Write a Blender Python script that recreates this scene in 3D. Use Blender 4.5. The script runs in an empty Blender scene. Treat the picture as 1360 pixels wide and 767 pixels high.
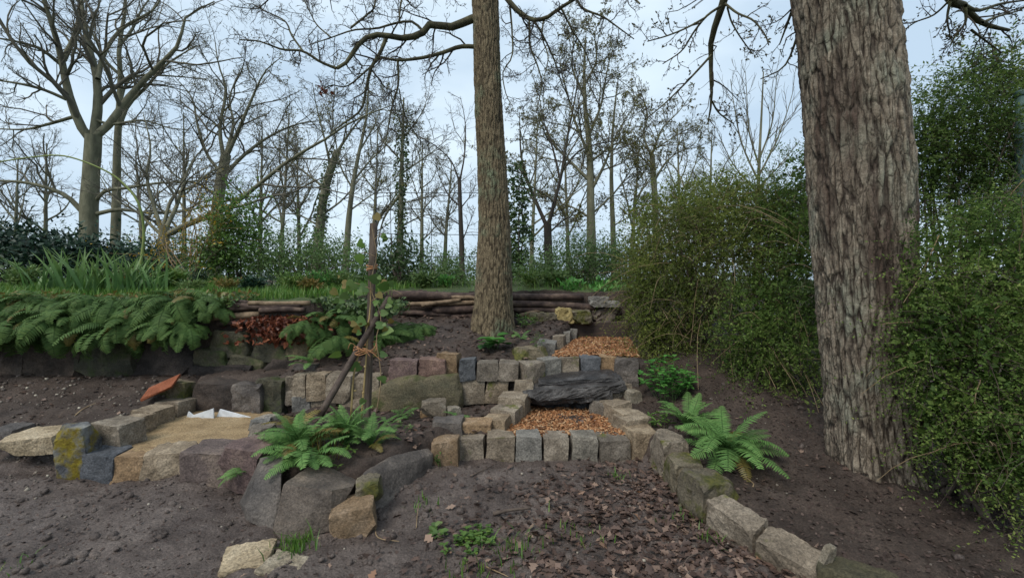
import bpy, bmesh, math, random
import numpy as np
from mathutils import Vector, Euler, Matrix

# ------------------------------------------------------------------ camera, sky, sun, exposure
sc = bpy.context.scene
COL = sc.collection
FPX = 580.0          # focal length in pixels of the 1360 px wide photograph
EYE = 1.4            # eye height above the trodden path
HZ = 375.0           # horizon row
cam_d = bpy.data.cameras.new("camera")
cam = bpy.data.objects.new("camera", cam_d)
COL.objects.link(cam)
cam.location = (0, 0, EYE)
cam.rotation_euler = (math.radians(90), 0, 0)
cam_d.sensor_width = 36.0
cam_d.lens = FPX / 1360.0 * 36.0
cam_d.shift_y = -(383.5 - HZ) / 1360.0
cam_d.clip_start = 0.05
cam_d.clip_end = 2000
sc.camera = cam

SUN_EL, SUN_AZ = math.radians(52), math.radians(215)   # azimuth from +Y clockwise: behind the camera, to the left
world = bpy.data.worlds.new("World")
sc.world = world
world.use_nodes = True
nt = world.node_tree
nt.nodes.clear()
wo = nt.nodes.new("ShaderNodeOutputWorld")
sky = nt.nodes.new("ShaderNodeTexSky")
sky.sky_type = 'NISHITA'
sky.sun_disc = False
sky.sun_elevation = SUN_EL
sky.sun_rotation = SUN_AZ
sky.dust_density = 4.0
b1 = nt.nodes.new("ShaderNodeBackground"); b1.inputs[1].default_value = 0.1
nt.links.new(sky.outputs[0], b1.inputs[0])
tc = nt.nodes.new("ShaderNodeTexCoord")
mp = nt.nodes.new("ShaderNodeMapping"); mp.inputs['Scale'].default_value = (1, 1, 2.2)
nz = nt.nodes.new("ShaderNodeTexNoise"); nz.inputs['Scale'].default_value = 2.2; nz.inputs['Detail'].default_value = 6
rp = nt.nodes.new("ShaderNodeValToRGB")
rp.color_ramp.elements[0].position = 0.36; rp.color_ramp.elements[0].color = (0.365, 0.465, 0.565, 1)
rp.color_ramp.elements[1].position = 0.66; rp.color_ramp.elements[1].color = (0.54, 0.635, 0.705, 1)
nt.links.new(tc.outputs['Generated'], mp.inputs['Vector'])
nt.links.new(mp.outputs[0], nz.inputs['Vector'])
nt.links.new(nz.outputs['Fac'], rp.inputs[0])
b2 = nt.nodes.new("ShaderNodeBackground"); b2.inputs[1].default_value = 1.0
nt.links.new(rp.outputs[0], b2.inputs[0])
mx = nt.nodes.new("ShaderNodeMixShader"); mx.inputs[0].default_value = 0.88     # a closed layer of thin grey cloud over the sky
nt.links.new(b1.outputs[0], mx.inputs[1]); nt.links.new(b2.outputs[0], mx.inputs[2])
nt.links.new(mx.outputs[0], wo.inputs[0])

sun_d = bpy.data.lights.new("sun", 'SUN')
sun_d.energy = 1.5
sun_d.angle = math.radians(25)
sun_d.color = (1.0, 0.94, 0.85)
sun = bpy.data.objects.new("sun", sun_d)
COL.objects.link(sun)
sdir = Vector((math.sin(SUN_AZ) * math.cos(SUN_EL), math.cos(SUN_AZ) * math.cos(SUN_EL), math.sin(SUN_EL)))
sun.rotation_euler = (-sdir).to_track_quat('-Z', 'Y').to_euler()
sun.location = (0, 0, 30)

vs = sc.view_settings
vs.view_transform = 'Standard'
vs.look = 'None'
vs.exposure = 0.75
vs.gamma = 1.0
vs.use_curve_mapping = False
try:
    sc.cycles.max_bounces = 6
    sc.cycles.diffuse_bounces = 3
    sc.cycles.transmission_bounces = 3
except Exception:
    pass

# ------------------------------------------------------------------ helpers
R = np.random.default_rng(7)
A = lambda *a: np.array(a, float)


def P(u, v, Y):
    return np.array([(u - 680.0) / FPX * Y, Y, EYE - (v - HZ) / FPX * Y])


def _hash(ix, iy, iz, s=0):
    h = (ix.astype(np.int64) * 374761393 + iy.astype(np.int64) * 668265263 + iz.astype(np.int64) * 2147483647 + s * 974711) & 0xffffffff
    h = ((h ^ (h >> 13)) * 1274126177) & 0xffffffff
    h = ((h ^ (h >> 16)) * 2246822519) & 0xffffffff
    return ((h ^ (h >> 15)) & 0xffff) / 65535.0


def vn(p, s=0):
    """value noise, -1..1"""
    p = np.asarray(p, float)
    i = np.floor(p); f = p - i
    f = f * f * (3 - 2 * f)
    x, y, z = i[..., 0], i[..., 1], i[..., 2]
    r = 0
    for dx in (0, 1):
        for dy in (0, 1):
            for dz in (0, 1):
                w = (f[..., 0] if dx else 1 - f[..., 0]) * (f[..., 1] if dy else 1 - f[..., 1]) * (f[..., 2] if dz else 1 - f[..., 2])
                r = r + w * _hash(x + dx, y + dy, z + dz, s)
    return r * 2 - 1


def fbm(p, o=4, s=0):
    r, a = 0, 1.0
    p = np.asarray(p, float)
    for k in range(o):
        r = r + a * vn(p * (2.03 ** k) + 17.3 * k, s + k)
        a *= 0.5
    return r


def mesh(name, V, F, mat=None, smooth=False, tint=None):
    V = np.asarray(V, np.float32).reshape(-1, 3)
    if isinstance(F, np.ndarray):
        F = [F]
    F = [np.asarray(f, np.int32) for f in F if len(f)]
    me = bpy.data.meshes.new(name)
    me.vertices.add(len(V)); me.vertices.foreach_set("co", V.ravel())
    loops = np.concatenate([f.ravel() for f in F])
    tot = np.concatenate([np.full(len(f), f.shape[1], np.int32) for f in F])
    start = np.concatenate([[0], np.cumsum(tot)[:-1]]).astype(np.int32)
    me.loops.add(len(loops)); me.loops.foreach_set("vertex_index", loops)
    me.polygons.add(len(tot)); me.polygons.foreach_set("loop_start", start)
    me.update(calc_edges=True)
    if smooth:
        me.polygons.foreach_set("use_smooth", np.ones(len(tot), bool))
    if tint is not None:
        at = me.attributes.new("tint", 'FLOAT', 'POINT')
        at.data.foreach_set("value", np.asarray(tint, np.float32).ravel())
    if mat is not None:
        me.materials.append(mat)
    return me


def obj(name, me, parent=None, loc=(0, 0, 0), rot=(0, 0, 0), scale=(1, 1, 1), kind=None):
    o = bpy.data.objects.new(name, me)
    COL.objects.link(o)
    o.location = loc; o.rotation_euler = rot; o.scale = scale
    if parent is not None:
        o.parent = parent
    if kind:
        o["kind"] = kind
    return o


def tag(o, label, cat, group=None, kind=None):
    o["label"] = label; o["category"] = cat
    if group: o["group"] = group
    if kind: o["kind"] = kind
    return o


def thing(name, label, cat, loc=(0, 0, 0), group=None):
    o = obj(name, None, None, loc)
    o.empty_display_size = 0.1
    return tag(o, label, cat, group)


def part(name, V, F, mat, parent, smooth=False, tint=None, kind=None):
    V = np.asarray(V, float).reshape(-1, 3) - np.array(parent.location)
    return obj(name, mesh(name, V, F, mat, smooth, tint), parent, kind=kind)


# ---- materials -------------------------------------------------------------
def _n(t, typ, **kw):
    n = t.nodes.new(typ)
    for k, v in kw.items():
        n.inputs[k].default_value = v
    return n


def ramp(t, fac, cols, pos=None):
    r = t.nodes.new("ShaderNodeValToRGB")
    e = r.color_ramp.elements
    n = len(cols)
    pos = pos or [i / (n - 1) for i in range(n)]
    while len(e) < n:
        e.new(0.5)
    for i in range(n):
        e[i].position = pos[i]; e[i].color = (*cols[i], 1)
    t.links.new(fac, r.inputs[0])
    return r.outputs[0]


def mixc(t, fac, a, b, blend='MIX'):
    m = t.nodes.new("ShaderNodeMix"); m.data_type = 'RGBA'; m.blend_type = blend
    if isinstance(fac, float): m.inputs[0].default_value = fac
    else: t.links.new(fac, m.inputs[0])
    for s, x in ((6, a), (7, b)):
        if isinstance(x, tuple): m.inputs[s].default_value = (*x, 1)
        else: t.links.new(x, m.inputs[s])
    return m.outputs[2]


def base_mat(name):
    m = bpy.data.materials.new(name); m.use_nodes = True
    t = m.node_tree; t.nodes.clear()
    o = t.nodes.new("ShaderNodeOutputMaterial")
    b = t.nodes.new("ShaderNodeBsdfPrincipled")
    t.links.new(b.outputs[0], o.inputs[0])
    return m, t, b, o


def coords(t, rand=True, kind='Object'):
    c = t.nodes.new("ShaderNodeTexCoord")
    if not rand:
        return c.outputs[kind]
    oi = t.nodes.new("ShaderNodeObjectInfo")
    mu = t.nodes.new("ShaderNodeMath"); mu.operation = 'MULTIPLY'; mu.inputs[1].default_value = 91.7
    t.links.new(oi.outputs['Random'], mu.inputs[0])
    va = t.nodes.new("ShaderNodeVectorMath"); va.operation = 'ADD'
    t.links.new(c.outputs[kind], va.inputs[0]); t.links.new(mu.outputs[0], va.inputs[1])
    return va.outputs[0]


def noise(t, vec, scale, detail=6, rough=0.6):
    n = _n(t, "ShaderNodeTexNoise", Scale=scale, Detail=detail, Roughness=rough)
    t.links.new(vec, n.inputs['Vector'])
    return n.outputs['Fac']


def bump(t, b, h, strength, dist, prev=None):
    n = _n(t, "ShaderNodeBump", Strength=strength, Distance=dist)
    t.links.new(h, n.inputs['Height'])
    if prev is not None: t.links.new(prev, n.inputs['Normal'])
    t.links.new(n.outputs[0], b.inputs['Normal'])
    return n.outputs[0]


def stone_mat(name, cols, sc1=7.0, rough=0.85, moss=0.0, mosscol=((0.05, 0.06, 0.015), (0.12, 0.12, 0.02)), speck=0.5, bstr=0.8, stain=None):
    m, t, b, o = base_mat(name)
    v = coords(t)
    c = ramp(t, noise(t, v, sc1, 8, 0.62), cols, [0.3 + 0.4 * i / (len(cols) - 1) for i in range(len(cols))])
    sp = ramp(t, noise(t, v, 75, 4, 0.75), [(1 - speck,) * 3, (1 + speck * .6,) * 3], [0.35, 0.65])
    c = mixc(t, 1.0, c, sp, 'MULTIPLY')
    oi = t.nodes.new("ShaderNodeObjectInfo")
    vr = ramp(t, oi.outputs['Random'], [(0.72, 0.74, 0.78), (1.0, 1.0, 1.0), (1.18, 1.1, 0.98)])
    c = mixc(t, 1.0, c, vr, 'MULTIPLY')
    if stain is not None:
        f = ramp(t, noise(t, v, 4.5, 4, 0.5), [(0, 0, 0), (1, 1, 1)], [0.5, 0.6])
        c = mixc(t, f, c, stain)
    if moss > 0:
        f = ramp(t, noise(t, v, 6.0, 6, 0.6), [(0, 0, 0), (1, 1, 1)], [0.62 - moss * .35, 0.72 - moss * .3])
        mc = ramp(t, noise(t, v, 40, 4), list(mosscol), [0.35, 0.65])
        c = mixc(t, f, c, mc)
    t.links.new(c, b.inputs['Base Color'])
    b.inputs['Roughness'].default_value = rough
    b.inputs['Specular IOR Level'].default_value = 0.3
    p = bump(t, b, noise(t, v, 28, 8, 0.65), bstr, 0.02)
    bump(t, b, noise(t, v, 160, 4, 0.6), bstr * .7, 0.004, p)
    return m


def leaf_mat(name, cols, pos=None, rough=0.45, trans=0.25, spec=0.35):
    m, t, b, o = base_mat(name)
    a = t.nodes.new("ShaderNodeAttribute"); a.attribute_name = "tint"
    c = ramp(t, a.outputs['Fac'], cols, pos)
    oi = t.nodes.new("ShaderNodeObjectInfo")
    vr = ramp(t, oi.outputs['Random'], [(0.82, 0.82, 0.82), (1.12, 1.12, 1.1)])
    c = mixc(t, 1.0, c, vr, 'MULTIPLY')
    t.links.new(c, b.inputs['Base Color'])
    b.inputs['Roughness'].default_value = rough
    b.inputs['Specular IOR Level'].default_value = spec
    if trans > 0:
        tr = t.nodes.new("ShaderNodeBsdfTranslucent")
        t.links.new(c, tr.inputs[0])
        ms = t.nodes.new("ShaderNodeMixShader"); ms.inputs[0].default_value = trans
        t.links.new(b.outputs[0], ms.inputs[1]); t.links.new(tr.outputs[0], ms.inputs[2])
        t.links.new(ms.outputs[0], o.inputs[0])
    return m


def plain_mat(name, cols, scale=12, rough=0.8, bstr=0.3, bscale=60, stretch=(1, 1, 1), rand=True, bdist=0.01):
    m, t, b, o = base_mat(name)
    v = coords(t, rand)
    mpn = t.nodes.new("ShaderNodeMapping"); mpn.inputs['Scale'].default_value = stretch
    t.links.new(v, mpn.inputs['Vector'])
    v = mpn.outputs[0]
    c = ramp(t, noise(t, v, scale, 7, 0.62), cols, [0.32 + 0.36 * i / (len(cols) - 1) for i in range(len(cols))])
    t.links.new(c, b.inputs['Base Color'])
    b.inputs['Roughness'].default_value = rough
    b.inputs['Specular IOR Level'].default_value = 0.3
    if bstr: bump(t, b, noise(t, v, bscale, 6, 0.6), bstr, bdist)
    return m


def bark_mat(name, fissure, plate, plate2, lichen=None, streak=None, stain_scale=1.3, crack=(27, 27, 5.5)):
    """tint attribute = height of the bark ridge"""
    m, t, b, o = base_mat(name)
    v = coords(t, False)
    a = t.nodes.new("ShaderNodeAttribute"); a.attribute_name = "tint"
    pc = ramp(t, noise(t, v, 14, 8, 0.65), [plate, plate2], [0.35, 0.65])
    if lichen:
        f = ramp(t, noise(t, v, 2.6, 7, 0.6), [(0, 0, 0), (1, 1, 1)], [0.52, 0.64])
        pc = mixc(t, f, pc, lichen)
    if streak:
        mpn = t.nodes.new("ShaderNodeMapping"); mpn.inputs['Scale'].default_value = (3.2, 3.2, 0.35)
        t.links.new(v, mpn.inputs['Vector'])
        f = ramp(t, noise(t, mpn.outputs[0], stain_scale, 5, 0.55), [(0, 0, 0), (1, 1, 1)], [0.5, 0.6])
        pc = mixc(t, f, pc, streak)
    sp = ramp(t, noise(t, v, 90, 5, 0.7), [(0.6,) * 3, (1.25,) * 3], [0.35, 0.65])
    pc = mixc(t, 1.0, pc, sp, 'MULTIPLY')
    # crisp cracks between long plates
    nd = _n(t, "ShaderNodeTexNoise", Scale=9.0, Detail=3.0); t.links.new(v, nd.inputs['Vector'])
    sc_ = t.nodes.new("ShaderNodeVectorMath"); sc_.operation = 'SCALE'; sc_.inputs['Scale'].default_value = 0.05
    t.links.new(nd.outputs['Color'], sc_.inputs[0])
    ad = t.nodes.new("ShaderNodeVectorMath"); ad.operation = 'ADD'
    t.links.new(v, ad.inputs[0]); t.links.new(sc_.outputs[0], ad.inputs[1])
    mc = t.nodes.new("ShaderNodeMapping"); mc.inputs['Scale'].default_value = crack
    t.links.new(ad.outputs[0], mc.inputs['Vector'])
    vo = t.nodes.new("ShaderNodeTexVoronoi"); vo.feature = 'DISTANCE_TO_EDGE'; vo.inputs['Scale'].default_value = 1.0
    t.links.new(mc.outputs[0], vo.inputs['Vector'])
    ck = ramp(t, vo.outputs['Distance'], [(0.42,) * 3, (1, 1, 1)], [0.0, 0.085])
    f0 = ramp(t, a.outputs['Fac'], [(0, 0, 0), (1, 1, 1)], [0.1, 0.5])
    f = mixc(t, 1.0, f0, ck, 'MULTIPLY')
    c = mixc(t, f, fissure, pc)
    t.links.new(c, b.inputs['Base Color'])
    b.inputs['Roughness'].default_value = 0.9
    b.inputs['Specular IOR Level'].default_value = 0.2
    p = bump(t, b, ck, 0.8, 0.010)
    p = bump(t, b, noise(t, v, 45, 7, 0.75), 0.9, 0.009, p)
    bump(t, b, noise(t, v, 200, 3, 0.6), 0.5, 0.002, p)
    return m


M = {}
M['grey'] = stone_mat('stone_grey', [(0.10, 0.094, 0.083), (0.19, 0.178, 0.157), (0.30, 0.28, 0.245)])
M['tan'] = stone_mat('stone_tan', [(0.115, 0.088, 0.062), (0.225, 0.182, 0.132), (0.37, 0.31, 0.235)])
M['sett'] = stone_mat('stone_sett', [(0.10, 0.082, 0.063), (0.19, 0.158, 0.122), (0.31, 0.265, 0.21)], moss=0.1)
M['brown'] = stone_mat('stone_brown', [(0.13, 0.085, 0.05), (0.24, 0.16, 0.09), (0.33, 0.235, 0.15)])
M['basalt'] = stone_mat('stone_basalt', [(0.045, 0.042, 0.043), (0.085, 0.078, 0.076), (0.16, 0.145, 0.135)], sc1=4, rough=0.62)
M['boulder'] = stone_mat('stone_boulder', [(0.05, 0.042, 0.038), (0.1, 0.085, 0.075), (0.2, 0.168, 0.14)], sc1=4, rough=0.58)
M['wetrock'] = stone_mat('stone_wet', [(0.024, 0.022, 0.022), (0.05, 0.046, 0.045), (0.12, 0.115, 0.113)], sc1=5, rough=0.34)
M['blue'] = stone_mat('stone_blue', [(0.05, 0.055, 0.062), (0.085, 0.09, 0.1), (0.13, 0.135, 0.145)], rough=0.7)
M['red'] = stone_mat('stone_red', [(0.10, 0.065, 0.06), (0.18, 0.12, 0.105), (0.27, 0.19, 0.15)])
M['pink'] = stone_mat('stone_pink', [(0.075, 0.056, 0.052), (0.125, 0.095, 0.085), (0.26, 0.2, 0.155)], sc1=4)
M['mossy'] = stone_mat('stone_mossy', [(0.09, 0.075, 0.055), (0.15, 0.125, 0.085), (0.21, 0.175, 0.12)], moss=0.42, mosscol=((0.04, 0.045, 0.014), (0.10, 0.095, 0.022)))
M['lichen'] = stone_mat('stone_lichen', [(0.06, 0.06, 0.065), (0.11, 0.11, 0.115), (0.17, 0.17, 0.17)], moss=0.45, mosscol=((0.12, 0.085, 0.01), (0.2, 0.16, 0.015)), stain=(0.2, 0.2, 0.185))
M['greenrock'] = stone_mat('stone_green', [(0.028, 0.03, 0.022), (0.07, 0.065, 0.042), (0.14, 0.115, 0.068)], sc1=3.0, moss=0.3, mosscol=((0.025, 0.035, 0.012), (0.05, 0.065, 0.02)), rough=0.8)
M['darkrock'] = stone_mat('stone_dark', [(0.02, 0.017, 0.016), (0.045, 0.036, 0.032), (0.085, 0.066, 0.055)], sc1=4)
M['slope'] = stone_mat('stone_slope', [(0.06, 0.058, 0.035), (0.14, 0.115, 0.07), (0.24, 0.19, 0.12)], sc1=3.0, moss=0.3, mosscol=((0.05, 0.055, 0.02), (0.09, 0.09, 0.035)))
M['yellow'] = stone_mat('stone_yellow', [(0.17, 0.13, 0.055), (0.28, 0.225, 0.1), (0.38, 0.32, 0.17)])
M['cream'] = stone_mat('stone_cream', [(0.18, 0.145, 0.098), (0.29, 0.245, 0.178), (0.41, 0.36, 0.28)])
M['tile'] = stone_mat('terracotta', [(0.14, 0.045, 0.022), (0.23, 0.07, 0.03), (0.3, 0.11, 0.06)], speck=0.4)
M['white'] = plain_mat('white_sheet', [(0.36, 0.36, 0.36), (0.6, 0.63, 0.66), (0.72, 0.75, 0.78)], 9, 0.6, 0.1)
M['mud'] = None
M['oak'] = bark_mat('bark_oak', (0.04, 0.03, 0.024), (0.165, 0.132, 0.1), (0.29, 0.245, 0.19), lichen=(0.225, 0.22, 0.17), streak=(0.085, 0.06, 0.047))
M['oak2'] = bark_mat('bark_garden', (0.045, 0.034, 0.022), (0.14, 0.108, 0.068), (0.22, 0.175, 0.11), lichen=(0.16, 0.18, 0.115), crack=(38, 38, 9))
M['limb'] = plain_mat('bark_limb', [(0.03, 0.028, 0.018), (0.06, 0.055, 0.032), (0.11, 0.105, 0.055)], 9, 0.9, 0.5, 50, rand=False)
M['twig'] = plain_mat('bark_twig', [(0.03, 0.025, 0.021), (0.055, 0.045, 0.036)], 5, 0.9, 0, rand=False)
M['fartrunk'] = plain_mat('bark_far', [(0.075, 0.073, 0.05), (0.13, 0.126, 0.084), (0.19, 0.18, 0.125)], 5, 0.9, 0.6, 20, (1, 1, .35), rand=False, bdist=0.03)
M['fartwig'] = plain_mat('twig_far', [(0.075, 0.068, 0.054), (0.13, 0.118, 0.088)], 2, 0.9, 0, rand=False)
M['log'] = plain_mat('log_bark', [(0.025, 0.017, 0.015), (0.06, 0.04, 0.034), (0.13, 0.092, 0.07)], 10, 0.85, 0.7, 40, (1, 1, 1))
M['logpale'] = plain_mat('log_pale', [(0.09, 0.062, 0.038), (0.17, 0.12, 0.076), (0.26, 0.19, 0.125)], 14, 0.8, 0.4, 50)
M['sleeper'] = plain_mat('sleeper_wood', [(0.03, 0.024, 0.022), (0.06, 0.045, 0.038), (0.11, 0.07, 0.05)], 5, 0.8, 0.5, 30, (.4, 3, 3))
M['post'] = plain_mat('post_wood', [(0.05, 0.036, 0.028), (0.1, 0.075, 0.058), (0.16, 0.125, 0.1)], 10, 0.85, 0.5, 40, (3, 3, .4))
M['pole'] = plain_mat('pole_bark', [(0.035, 0.024, 0.02), (0.07, 0.05, 0.04), (0.1, 0.075, 0.06)], 20, 0.7, 0.5, 60)
M['cane'] = plain_mat('cane', [(0.25, 0.17, 0.07), (0.42, 0.31, 0.14)], 8, 0.5, 0.1)
M['twine'] = plain_mat('twine', [(0.28, 0.13, 0.06), (0.42, 0.22, 0.11)], 60, 0.9, 0.3)
M['metal'] = plain_mat('frame_metal', [(0.02, 0.022, 0.022), (0.05, 0.05, 0.05)], 8, 0.6, 0)
M['paint'] = plain_mat('green_post', [(0.045, 0.085, 0.08), (0.07, 0.12, 0.11)], 8, 0.6, 0.1)
M['pale'] = plain_mat('paling', [(0.1, 0.075, 0.045), (0.2, 0.155, 0.1)], 12, 0.9, 0.3, 40)
M['stick'] = plain_mat('stick_wood', [(0.05, 0.037, 0.03), (0.13, 0.1, 0.08)], 20, 0.9, 0.3)
M['drystem'] = plain_mat('dry_stem', [(0.16, 0.11, 0.06), (0.3, 0.22, 0.13)], 10, 0.8, 0)
M['fern'] = leaf_mat('fern_leaf', [(0.06, 0.14, 0.04), (0.115, 0.235, 0.065), (0.2, 0.32, 0.1)], trans=0.3, rough=.6, spec=.2)
M['ferndark'] = leaf_mat('fern_dark', [(0.03, 0.065, 0.018), (0.065, 0.125, 0.034), (0.13, 0.195, 0.055)], trans=0.3, rough=.65, spec=.18)
M['ferngold'] = leaf_mat('fern_gold', [(0.11, 0.09, 0.02), (0.17, 0.15, 0.04), (0.22, 0.14, 0.04)], trans=0.3)
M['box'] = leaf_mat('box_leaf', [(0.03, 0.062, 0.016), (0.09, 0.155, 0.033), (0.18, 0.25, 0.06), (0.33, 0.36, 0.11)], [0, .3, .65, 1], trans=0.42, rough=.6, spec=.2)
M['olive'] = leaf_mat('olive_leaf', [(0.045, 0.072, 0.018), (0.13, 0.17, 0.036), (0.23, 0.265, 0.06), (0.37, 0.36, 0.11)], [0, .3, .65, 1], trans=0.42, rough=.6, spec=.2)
M['laurel'] = leaf_mat('laurel_leaf', [(0.008, 0.025, 0.016), (0.016, 0.045, 0.026), (0.04, 0.075, 0.04)], trans=0.12, rough=0.5)
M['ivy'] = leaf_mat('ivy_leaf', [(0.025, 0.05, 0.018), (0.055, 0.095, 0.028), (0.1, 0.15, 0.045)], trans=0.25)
M['fresh'] = leaf_mat('fresh_leaf', [(0.05, 0.1, 0.02), (0.09, 0.17, 0.035), (0.16, 0.24, 0.05)], trans=0.35)
M['bright'] = leaf_mat('bright_leaf', [(0.04, 0.13, 0.03), (0.07, 0.22, 0.04), (0.13, 0.3, 0.07)], trans=0.3)
M['softgreen'] = leaf_mat('soft_leaf', [(0.055, 0.1, 0.03), (0.1, 0.17, 0.05), (0.17, 0.24, 0.08)], trans=0.3)
M['spring'] = leaf_mat('spring_leaf', [(0.09, 0.095, 0.02), (0.15, 0.15, 0.03), (0.2, 0.17, 0.05)], trans=0.3)
M['canegreen'] = plain_mat('cane_green', [(0.12, 0.16, 0.04), (0.22, 0.26, 0.08)], 5, 0.5, 0)
M['bud'] = leaf_mat('bud_leaf', [(0.05, 0.045, 0.02), (0.1, 0.09, 0.035)], trans=0.3)
M['gold'] = leaf_mat('gold_leaf', [(0.22, 0.15, 0.015), (0.36, 0.23, 0.015), (0.3, 0.12, 0.02)], trans=0.3)
M['iris'] = leaf_mat('iris_leaf', [(0.06, 0.14, 0.045), (0.1, 0.2, 0.06), (0.19, 0.27, 0.09)], trans=0.3)
M['grass'] = leaf_mat('grass_blade', [(0.045, 0.11, 0.02), (0.09, 0.19, 0.03), (0.18, 0.24, 0.05)], trans=0.3)
M['litter'] = leaf_mat('dead_leaf', [(0.03, 0.019, 0.015), (0.066, 0.041, 0.032), (0.125, 0.08, 0.062), (0.26, 0.18, 0.135), (0.2, 0.09, 0.04)], [0, .35, .68, .9, 1], trans=0.1, rough=0.55)
M['crumb'] = leaf_mat('crumb', [(0.03, 0.019, 0.015), (0.065, 0.043, 0.036), (0.11, 0.078, 0.064), (0.22, 0.165, 0.13)], [0, .55, .9, 1], trans=0, rough=0.85)
M['redleaf'] = leaf_mat('red_leaf', [(0.07, 0.02, 0.012), (0.15, 0.045, 0.025), (0.22, 0.08, 0.04)], trans=0.15)
M['chip'] = leaf_mat('wood_chip', [(0.07, 0.028, 0.012), (0.24, 0.1, 0.038), (0.36, 0.18, 0.08), (0.5, 0.34, 0.2)], [0, .3, .75, 1], trans=0, rough=0.8)
M['pebble'] = leaf_mat('pebble', [(0.08, 0.065, 0.055), (0.2, 0.17, 0.14), (0.42, 0.38, 0.31)], [0, .7, 1], trans=0, rough=0.8)
M['flower'] = leaf_mat('white_flower', [(0.5, 0.45, 0.4), (0.65, 0.6, 0.55)], trans=0.2)


def ground_mat(name, cols, damp=None, rough=0.85, sc1=3.0, bstr=0.8):
    m, t, b, o = base_mat(name)
    v = coords(t, False)
    c = ramp(t, noise(t, v, sc1, 10, 0.68), cols, [0.3 + 0.4 * i / (len(cols) - 1) for i in range(len(cols))])
    sp = ramp(t, noise(t, v, 95, 5, 0.75), [(0.5,) * 3, (1.55,) * 3], [0.36, 0.66])
    c = mixc(t, 1.0, c, sp, 'MULTIPLY')
    t.links.new(c, b.inputs['Base Color'])
    rr = ramp(t, noise(t, v, 2.2, 5, 0.6), [(rough - .3,) * 3, (rough,) * 3], [0.4, 0.62])
    t.links.new(rr, b.inputs['Roughness'])
    b.inputs['Specular IOR Level'].default_value = 0.3
    p = bump(t, b, noise(t, v, 22, 8, 0.7), bstr, 0.03)
    bump(t, b, noise(t, v, 120, 5, 0.7), bstr * .8, 0.008, p)
    return m


M['mud'] = ground_mat('trodden_earth', [(0.045, 0.033, 0.029), (0.092, 0.072, 0.063), (0.155, 0.126, 0.11)], rough=0.72)
M['soil'] = ground_mat('garden_soil', [(0.025, 0.017, 0.0135), (0.05, 0.036, 0.029), (0.09, 0.067, 0.054)], rough=0.9)
M['sand'] = ground_mat('sand_fill', [(0.17, 0.115, 0.06), (0.26, 0.185, 0.1), (0.33, 0.245, 0.14)], rough=0.95, sc1=5, bstr=0.4)
M['turf'] = ground_mat('turf', [(0.03, 0.045, 0.014), (0.05, 0.075, 0.02), (0.08, 0.095, 0.03)], rough=0.95)

# ------------------------------------------------------------------ terrain
def inpoly(x, y, poly):
    r = np.zeros(np.shape(x), bool)
    n = len(poly)
    for i in range(n):
        x0, y0 = poly[i]; x1, y1 = poly[(i + 1) % n]
        c = ((y0 > y) != (y1 > y)) & (x < (x1 - x0) * (y - y0) / ((y1 - y0) or 1e-9) + x0)
        r ^= c
    return r


SAND = [(-3.15, 3.15), (-1.95, 3.15), (-2.3, 4.3), (-3.15, 4.3)]
MID = [(-1.66, 2.95), (-1.5, 2.8), (-1.2, 2.7), (-.9, 2.84), (-.68, 3.3), (-.42, 3.52), (-.2, 3.55), (.05, 4.1), (.1, 4.4), (-1.95, 4.3), (-2.3, 4.0), (-1.9, 3.2)]
STEP1 = [(-.15, 3.5), (1.0, 3.5), (.95, 4.4), (.15, 4.4)]
TREEBED = [(-2.3, 4.36), (-1.2, 4.42), (-0.5, 4.5), (0.05, 4.55), (0.3, 4.75), (0.92, 6.3), (-0.9, 6.3), (-1.8, 6.3), (-1.95, 5.2), (-2.35, 4.8)]
STEP2 = [(.3, 4.6), (1.38, 4.6), (1.75, 6.35), (.92, 6.35)]
RIGHT = [(1.08, 3.3), (1.13, 3.1), (1.22, 2.75), (1.33, 2.45), (1.46, 2.2), (1.62, 1.95), (1.82, 1.75), (2.4, 1.3), (3.5, 0.4), (14, 0.4), (14, 6.45), (1.75, 6.45), (1.38, 4.6), (1.05, 4.5), (1.0, 3.6)]
LEDGE = [(-3.15, 4.34), (-1.95, 4.34), (-1.95, 4.8), (-3.15, 4.8)]
UPPER = [(-400, 4.8), (-2.35, 4.8), (-1.95, 5.2), (-1.8, 6.3), (-0.9, 6.3), (1.75, 6.4), (14, 6.4), (400, 6.4), (400, 900), (-400, 900)]
REG = [('ledge', LEDGE), ('sand', SAND), ('mid', MID), ('step', STEP1), ('tree', TREEBED), ('step2', STEP2), ('right', RIGHT), ('upper', UPPER)]


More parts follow.
